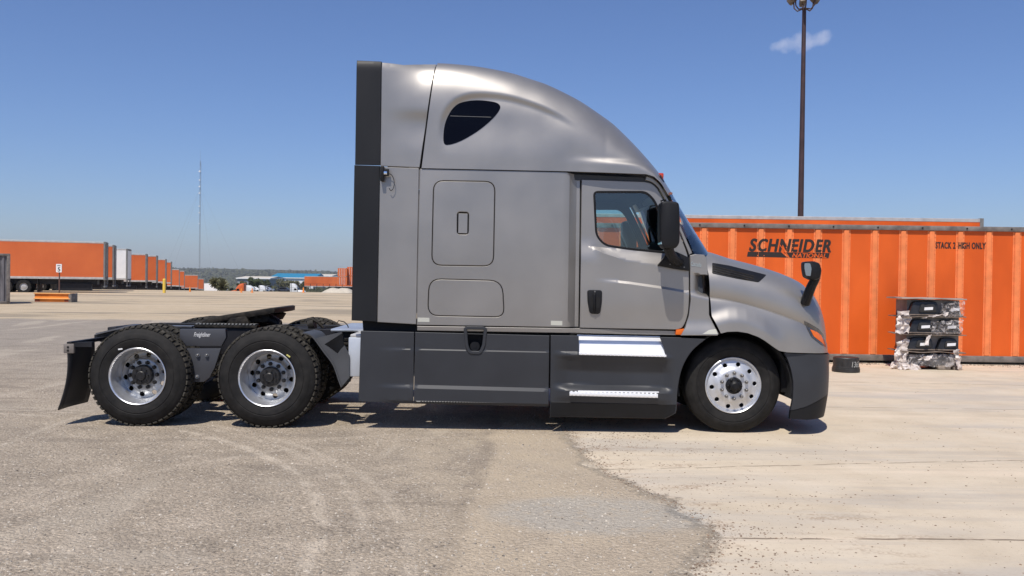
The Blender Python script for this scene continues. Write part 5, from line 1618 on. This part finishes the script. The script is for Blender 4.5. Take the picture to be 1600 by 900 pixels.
# ------------------------------------------------------------------ far side of the yard, seen over its crest
def building(name, px0, px1, pyt, d, zbase, depth, wall_m, roof_m, roof_py, label, cat='building', parapet=.5):
    x0, x1 = W(px0, 440, d - DIST).x, W(px1, 440, d - DIST).x
    zt0 = W(px0, pyt, d - DIST).z; zr = W(px0, roof_py, d - DIST).z
    r = empty(name, (x0, d - DIST, zbase), 0, label, cat)
    L = x1 - x0
    MB().box(0, L, 0, depth, 0, zr - zbase).build('wall', wall_m, r, smooth=False)
    MB().prism([(0, 0)] * 0 + [(-.5, zr - zbase), (L + .5, zr - zbase), (L + .5, zr - zbase + .4), (-.5, zr - zbase + .4)], -.6, depth + .6).build('roof_edge', WHITE, r, smooth=False)
    b = bmesh.new()
    h0, h1 = zr - zbase + .4, zt0 - zbase
    v = [b.verts.new(q) for q in ((-.4, -.5, h0), (L + .4, -.5, h0), (L + .4, depth * .5, h1), (-.4, depth * .5, h1), (L + .4, depth + .5, h0), (-.4, depth + .5, h0))]
    b.faces.new((v[0], v[1], v[2], v[3])); b.faces.new((v[3], v[2], v[4], v[5])); b.faces.new((v[1], v[4], v[2])); b.faces.new((v[0], v[3], v[5]))
    link('roof', b, roof_m, r, smooth=False)
    for k in range(int(L / 9)):
        MB().box(3 + 9 * k, 6 + 9 * k, -.06, .05, .3, 4.2).build('loading_door', GALVD, r, smooth=False)
    return r
BLUE = mat('blue_roof', (.02, .20, .34), rough=.5)
CREAM = mat('cream_wall', (.55, .50, .42), rough=.7, var=.1)
building('warehouse', 422, 490, 426.6, 420, -9.5, 30, WHITE, BLUE, 434.5, 'long white warehouse with a bright blue roof beyond the yard', 'warehouse')
building('warehouse', 489, 518, 428, 440, -9.5, 26, CREAM, CREAM, 431.5, 'cream roofed warehouse beside the blue roofed one', 'warehouse')
building('warehouse', 371, 421, 431.5, 360, -8.0, 24, mat('grey_wall', (.30, .32, .34), rough=.7), CREAM, 435.5, 'low cream roofed building left of the blue roofed warehouse', 'warehouse')
# palm-like and round trees
def leafmat(name, c0, c1):
    m = mat(name, c0, rough=.7, var=.5, vscale=.8, tint=c1, spec=.3); return m
LEAF = leafmat('leaf_green', (.055, .075, .030), (.10, .125, .05)); BARK = mat('bark', (.14, .10, .07), rough=.9, var=.3)
def tree(px, pytop, wpx, d, zb, label, palm=False, m_=LEAF, seed=0):
    random.seed(seed)
    s = d / 1385
    p = W(px, pytop, d - DIST); H = p.z - zb; Rr = wpx * s / 2
    r = empty('palm_tree' if palm else 'tree', (p.x, d - DIST, zb), 0, label, 'tree', 'trees beyond the yard edge')
    t = MB(); t.cyl((0, 0, 0), (.1, 0, H * .62), .22, .12, seg=8)
    for k in range(5):
        a = k * 1.3; t.cyl((.05, 0, H * .42), (math.cos(a) * Rr * .55, math.sin(a) * Rr * .55, H * .75), .09, .03, seg=6)
    t.build('trunk', BARK, r)
    b = bmesh.new()
    cl = [(Vector((random.uniform(-.75, .75) * Rr, random.uniform(-.7, .7) * Rr, H * random.uniform(.42, .86))), Rr * random.uniform(.25, .42)) for _ in range(9 if not palm else 4)]
    for c, cr_ in cl:
        for _ in range(170):
            dv = Vector((random.gauss(0, 1), random.gauss(0, 1), random.gauss(0, .8))).normalized() * cr_ * random.uniform(.55, 1.1)
            if palm:
                dv = dv.normalized() * cr_ * 1.5 * random.random() ** .5; dv.z -= .15 * dv.length
            q = c + dv
            L1 = .16 if not palm else .38; L2 = .12 if not palm else .06
            ax1 = Vector((random.gauss(0, 1), random.gauss(0, 1), random.gauss(0, 1))).normalized() if not palm else (dv.normalized() + Vector((0, 0, .1)))
            ax2 = ax1.orthogonal().normalized()
            b.faces.new([b.verts.new(q + ax1 * L1 * a_ + ax2 * L2 * b_) for a_, b_ in ((-1, -1), (1, -1), (1, 1), (-1, 1))])
    link('crown', b, m_, r, smooth=False)
LEAF2 = leafmat('leaf_dusty', (.12, .125, .055), (.20, .19, .10))
tree(346, 434.0, 25, 122, -1.9, 'spiky palm-like tree right of the white shed', True, LEAF2, 1)
tree(379, 435, 15, 320, -6, 'small dusty tree behind the orange truck', False, LEAF2, 2)
tree(397, 432.5, 24, 325, -6, 'round dark green tree behind the white trucks', False, LEAF, 3)
tree(411, 434, 22, 330, -6.1, 'dark green tree right of the round one, over the white van', False, LEAF, 4)
tree(446, 437, 30, 335, -6.2, 'broad dusty olive tree left of the white semi truck', False, LEAF2, 5)
tree(470, 437, 26, 340, -6.3, 'olive tree behind the white semi truck', False, LEAF2, 6)
# far trucks
def far_semi(px, pytop, d, cm, label, wpx, flip=False, grp='trucks parked beyond the yard edge'):
    p = W(px, pytop, d - DIST); H = 3.9; zb = p.z - H
    r = empty('semi_truck', (p.x, d - DIST, zb), 0, label, 'truck', grp)
    if flip: r.scale = (-1, 1, 1)
    b = MB()
    b.prism(rnd([(0, .7), (2.2, .7), (2.2, 2.4), (2.05, 2.75), (1.5, 3.5), (.8, 3.9), (0, 3.9)], [0, 0, .1, .2, .5, .5, .1]), 0, 2.4, .12).build('sleeper_cab', cm, r)
    MB().prism(rnd([(2.2, .8), (4.2, .8), (4.3, 1.4), (4.1, 1.75), (2.2, 2.1)], .15), .1, 2.3, .12).build('hood', cm, r)
    MB().prism(rnd([(1.2, 1.9), (2.0, 1.9), (1.95, 2.45), (1.3, 2.5)], .08), -.01, 2.41).build('window', DKGLASS, r, smooth=False)
    MB().prism([(2.22, 2.05), (2.5, 2.0), (2.12, 2.75), (2.05, 2.75)], .25, 2.15).build('windshield', DKGLASS, r, smooth=False)
    MB().box(-3.2, .1, .8, 1.6, .75, .95).build('frame_rail', FRAME, r, smooth=False)
    for x in (3.3, -1.2, -2.5):
        for y in (.0, 1.95):
            MB().lathe([(.0, .05), (.28, .06), (.30, 0), (.48, 0), (.5, .05), (.5, .4), (.48, .45), (.0, .45)], (x, y, .5), 20).build('wheel', RUBBER, r)
far_semi(453, 443, 262, WHITE, 'white semi truck with a raised sleeper, right of the olive tree beyond the yard', 14)
far_semi(384, 446, 250, WHITE, 'white semi truck under the dark green tree beyond the yard', 16)
far_semi(404, 446, 255, WHITE, 'rightmost of the two white trucks in front of the dark trees', 16)
far_semi(381, 443, 240, mat('orange_cab', (.72, .14, .03), rough=.4), 'orange semi truck beside the palm-like tree beyond the yard', 12, True)
def car(px, pyb, d, m_, label):
    p = W(px, pyb, d - DIST); r = empty('parked_car', (p.x, d - DIST, p.z), 0, label, 'car', 'cars parked beyond the yard edge')
    MB().prism(rnd([(0, .3), (4.5, .3), (4.5, .8), (4.3, .95), (3.5, 1.0), (2.8, 1.5), (1.0, 1.5), (.4, 1.0), (0, .95)], .12), 0, 1.75, .08).build('body', m_, r)
    MB().prism([(.7, 1.0), (3.2, 1.0), (2.7, 1.42), (1.1, 1.42)], -.012, 1.762).build('window', DKGLASS, r, smooth=False)
    for x in (.9, 3.6):
        for y in (-.02, 1.5): MB().lathe([(.0, .02), (.2, .0), (.33, .0), (.34, .05), (.34, .25), (.0, .27)], (x, y, .34), 18).build('wheel', RUBBER, r)
car(383, 456, 260, WHITE, 'white car parked left of the trucks beyond the yard edge')
car(404, 456.4, 265, mat('silver_car', (.5, .5, .52), rough=.3, metal=.6), 'silver car parked in front of the white trucks beyond the yard edge')
car(432, 456.5, 270, mat('dark_car', (.04, .045, .06), rough=.3), 'dark car parked beneath the olive tree beyond the yard edge')
# pale curtain-like wall and fence line
fr = empty('chain_fence', (W(405, 440, 170).x, 170, terrain(0, 170)), 0, 'thin dark fence along the far edge of the yard', 'fence')
fl = W(535, 440, 170).x - W(405, 440, 170).x
f_ = MB()
for k in range(14): f_.box(fl * k / 13 - .04, fl * k / 13 + .04, 0, .08, 0, 2.0)
f_.build('fence_posts', FRAME, fr, smooth=False)
f_ = MB()
for z in (.2, .7, 1.2, 1.7, 2.0): f_.box(0, fl, .02, .05, z, z + .03)
f_.build('fence_wires', FRAME, fr, smooth=False)
# orange trailer and stacked containers at the far centre
c1 = copy_tree(proto); p = W(565, 432.5, 240); c1.location = (p.x, 240, p.z - 4.05); c1.rotation_euler = (0, 0, R(1))
tag(c1, 'orange trailer with pale rails left of the stacked containers at the far centre', 'trailer', None)
c1['group'] = 'orange boxes at the far centre'
def sbox(px0, px1, pyt, pyb, d, lab):
    a = W(px0, pyt, d - DIST); b_ = W(px1, pyb, d - DIST)
    r = empty('stacked_container', (a.x, d - DIST, b_.z), 0, lab, 'container', 'orange boxes at the far centre')
    L, H = b_.x - a.x, a.z - b_.z
    MB().box(0, L, .0, 6, .05, H - .03).build('wall', ORANGEL, r, smooth=False)
    q = MB(); q.box(-.03, .12, -.04, .1, 0, H); q.box(L - .12, L + .03, -.04, .1, 0, H); q.box(0, L, -.04, .1, H - .12, H); q.box(0, L, -.04, .1, 0, .12)
    q.build('frame', ORANGEP, r, smooth=False)
    q = MB()
    for k in range(4): q.cyl((L * (.2 + .2 * k), -.06, .15), (L * (.2 + .2 * k), -.06, H - .15), .04, seg=6)
    q.build('lock_rods', WHITE, r, smooth=False)
sbox(528, 541.5, 432.2, 446, 225, 'lower left container of the stacked orange ones at the far centre')
sbox(528, 541.5, 419, 431.8, 225, 'upper left container of the stacked orange ones at the far centre')
sbox(542.5, 560, 431.0, 446, 227, 'lower right container of the stacked orange ones at the far centre, by the truck fairing')
sbox(542.5, 560, 417, 430.6, 227, 'upper right container of the stacked orange ones at the far centre, by the truck fairing')
# low pale heap
hp = G(532, 457.5)
b = bmesh.new(); rows_ = []
for i in range(25):
    r_ = []
    for j in range(9):
        u, v = i / 24, j / 8
        x = lerp(-.6, 2.2, u); y = lerp(-1.0, 1.5, v)
        e = max(0, 1 - (2 * v - 1) ** 2) * min(1, 5 * min(u, 1 - u))
        r_.append(b.verts.new((x, y, .42 * e ** .6 + .10 * noise.noise(Vector((x * 2, y * 2, 0))) * e)))
    rows_.append(r_)
for A, B in zip(rows_, rows_[1:]):
    for j in range(8): b.faces.new((A[j], B[j], B[j + 1], A[j + 1]))
ho_ = link('dirt_heap', b, mat('pale_heap', (.47, .42, .34), rough=.9, var=.1), None)
ho_.location = (hp.x - 1.0, hp.y, 0); tag(ho_, 'low pale heap in front of the stacked orange containers at the far centre', 'heap')
# radio mast
dm = 800
mp_ = W(311.5, 425, dm - DIST); zt_ = W(309, 236, dm - DIST).z
mroot = empty('radio_mast', (mp_.x, dm - DIST, terrain(0, dm - DIST)), 0, 'tall thin guyed radio mast on the horizon, left of the truck', 'mast')
zb0 = terrain(0, dm - DIST)
MST = mat('mast_steel', (.22, .23, .25), rough=.6)
q = MB(); HM = zt_ - zb0
leg_ = [(.55 * math.cos(a), .55 * math.sin(a)) for a in (0.3, 2.4, 4.5)]
for a, b_ in leg_: q.cyl((a, b_, 0), (a, b_, HM * .93), .12, seg=5)
z = 0; k = 0
while z < HM * .93 - 2:
    for i in range(3):
        A, B = leg_[(i + k) % 3], leg_[(i + k + 1) % 3]
        q.cyl((*A, z), (*B, z + 2), .06, seg=4)
    z += 2; k += 1
q.cyl((0, 0, HM * .9), (0, 0, HM), .09, .05, seg=5)
q.build('lattice', MST, mroot, smooth=False)
for f_, sz in ((.04, .6), (.86, 1.1), (.80, .8), (.755, .9), (.71, .9), (.62, .7), (.575, .7), (.50, .6)):
    MB().cyl((-.3, -1.3, HM * f_), (-.3, -.6, HM * f_), sz * .75, seg=12).build('dish_antenna', WHITE, mroot)
for dx_, dy_ in ((-45, 10), (45, 8), (-20, -30), (24, -28)):
    MB().tube([(dx_, dy_, 0), (0, 0, HM * .75)], .035, seg=4).build('guy_wire', MST, mroot)
# ------------------------------------------------------------------ far scrub: one mass nobody could count
random.seed(5)
b = bmesh.new()
for k in range(5200):
    d = random.uniform(1900, 3500) if k % 3 else 330 * (9.0 ** random.random())
    x = random.uniform(-.50, -.02) * d
    
    z0 = terrain(x, d - DIST) if d < 1850 else hill(x, d - DIST)
    s = random.uniform(1.4, 3.4) * (1 + d / 2600)
    for _ in range(7):
        c = Vector((x + random.gauss(0, s * .7), d - DIST + random.gauss(0, s * .4), z0 + abs(random.gauss(0, s * .35)) + s * .2))
        ax1 = Vector((random.gauss(0, 1), random.gauss(0, .5), random.gauss(0, .6))).normalized(); ax2 = ax1.orthogonal().normalized()
        L1 = s * random.uniform(.3, .6)
        b.faces.new([b.verts.new(c + ax1 * L1 * math.cos(t) + ax2 * L1 * math.sin(t) * .8) for t in (0, 1.2, 2.4, 3.8, 5.0)])
tag(link('far_scrub', b, mat('far_scrub', (.045, .055, .025), rough=.9, var=.4, vscale=.05, tint=(.10, .105, .05)), None, smooth=False), kind='stuff')
# houses dotted over the valley
random.seed(9)
hs = [(331, 426.5, 900, 12, 3.5), (352, 426, 1100, 9, 3), (376, 427, 1000, 10, 3), (402, 427, 1100, 12, 3), (415, 427, 1000, 8, 3), (435, 424.5, 900, 4, 11), (448, 424.5, 1300, 26, 9), (455, 424.5, 1350, 22, 9), (466, 427, 1200, 12, 4), (498, 424, 900, 2, 12), (508, 427, 1200, 14, 4), (285, 432, 900, 12, 3), (298, 431, 1000, 10, 3)]
labs = {0: 'tiny white house on the far slope below the hills, right of the mast', 1: 'tiny cream house on the far slope, second right of the mast', 2: 'tiny brick house on the far slope over the orange truck', 3: 'tiny white house on the far slope over the round dark tree', 4: 'tiny cream house on the far slope left of the blue roof', 5: 'dark water tower rising on the horizon above the left end of the blue roof', 6: 'larger pale block on the horizon above the blue roof', 7: 'larger cream block on the horizon above the middle of the blue roof', 8: 'tiny brick house on the far slope just above the blue roof', 9: 'thin dark tower on the horizon above the cream roofed warehouse', 10: 'tiny cream house on the far slope above the right warehouse', 11: 'tiny brick house left of the mast foot', 12: 'tiny white house near the mast foot, left of it'}
for k, (px, py, d, w_, h_) in enumerate(hs):
    d = 1950
    while d < 3850 and 427 + (px - 800) * .0 + 0 > -1:
        xx_ = W(px, py, d - DIST)
        if hill(xx_.x, d - DIST) >= xx_.z - 1: break
        d += 25
    a = W(px, py, d - DIST); tall = h_ > 10
    if tall: h_ = 30
    else: w_ = 9 + w_ * .5; h_ = 5
    r = empty('water_tower' if tall else 'house', (a.x, d - DIST, a.z - h_), 0, labs[k], 'tower' if tall else 'house', None if tall else 'houses on the far slope')
    if tall:
        MB().cyl((0, 0, -12), (0, 0, h_ * .8), 1.6, seg=8).build('tower_leg', GALVD, r)
        MB().lathe([(0, 0), (4, 1), (5, 4), (4, 7), (0, 8)], (0, 0, h_ * .7), 14, 'Z').build('tank', GALVD, r)
    else:
        MB().box(0, w_, 0, 10, -14, h_ * .8).build('wall', (WHITE, CREAM, mat('brick', (.34, .15, .09), rough=.8))[k % 3], r, smooth=False)
        MB().prism([(-.4, h_ * .8), (w_ + .4, h_ * .8), (w_ * .7, h_ * 1.25), (w_ * .3, h_ * 1.25)], -.4, 10.4).build('roof', (CREAM, GALVD, RAIL)[k % 3], r, smooth=False)
# ------------------------------------------------------------------ loose stones on the concrete and asphalt
random.seed(21)
def stones(name, m_, n_, place, smin, smax):
    b = bmesh.new()
    for k in range(n_):
        p = place()
        if p is None: continue
        s = smin * (smax / smin) ** (random.random() ** 2.2)
        fl = random.uniform(.35, .7)
        rz = random.random() * 6.28
        vs_ = []
        for (x, y, z) in ((-1, -.7, 0), (.8, -1, 0), (1, .7, 0), (-.7, 1, 0), (-.6, -.4, 1), (.5, -.5, .9), (.6, .5, 1), (-.5, .6, .8)):
            x *= random.uniform(.6, 1.1); y *= random.uniform(.6, 1.1)
            xr_, yr_ = x * math.cos(rz) - y * math.sin(rz), x * math.sin(rz) + y * math.cos(rz)
            vs_.append(b.verts.new((p[0] + xr_ * s, p[1] + yr_ * s, -.001 + z * s * fl)))
        for f in ((0, 1, 5, 4), (1, 2, 6, 5), (2, 3, 7, 6), (3, 0, 4, 7), (4, 5, 6, 7)): b.faces.new([vs_[i] for i in f])
    return link(name, b, m_, None, smooth=False)
bpts = [(-4.4, .95), (-4.0, 1.16), (-3.45, 1.30), (-3.0, 1.16), (-2.6, 1.03), (-2.0, .80), (-1.2, .66), (-.3, .58), (1, .5), (6, .4)]
def onconc():
    y = random.uniform(-4.9, 1.2) if random.random() < .75 else random.uniform(-4.9, 8.2)
    xb_ = interp(bpts, y)
    q = random.random()
    x = xb_ + (random.expovariate(1 / .55) if q < .72 else random.uniform(0, 6))
    dn = noise.noise(Vector((x * 1.1, y * 2.6, 4)))
    if random.random() > .22 + 2.2 * max(0, dn) and x - xb_ > .12: return None
    if x > 7: return None
    return (x, y)
tag(stones('loose_stones', mat('dark_stones', (.15, .105, .072), rough=.9, var=.5, vscale=18, tint=(.32, .23, .16)), 20000, onconc, .0024, .0105), kind='stuff')
def onasp():
    y = -5.2 + 8 * random.random() ** 1.6
    x = random.uniform(-1.35, .4) * (y + DIST) * .62 + (.0 if random.random() < .5 else random.uniform(-1, 1))
    if x > interp(bpts, y) + .1: return None
    return (x, y)
tag(stones('asphalt_chips', mat('pale_stones', (.17, .14, .11), rough=.9, var=.6, vscale=40, tint=(.66, .59, .49)), 24000, onasp, .0035, .013), kind='stuff')
# rubble at the foot of the container
def foot():
    x = random.uniform(2.5, 14); y = YC - .12 - random.expovariate(1 / .12)
    return (x, y)
tag(stones('rubble_strip', mat('rubble', (.20, .14, .10), rough=.9, var=.5, vscale=20, tint=(.42, .33, .25)), 1800, foot, .008, .03), kind='stuff')
for o in (TY_D, TR_D, TY_S): bpy.data.objects.remove(o)
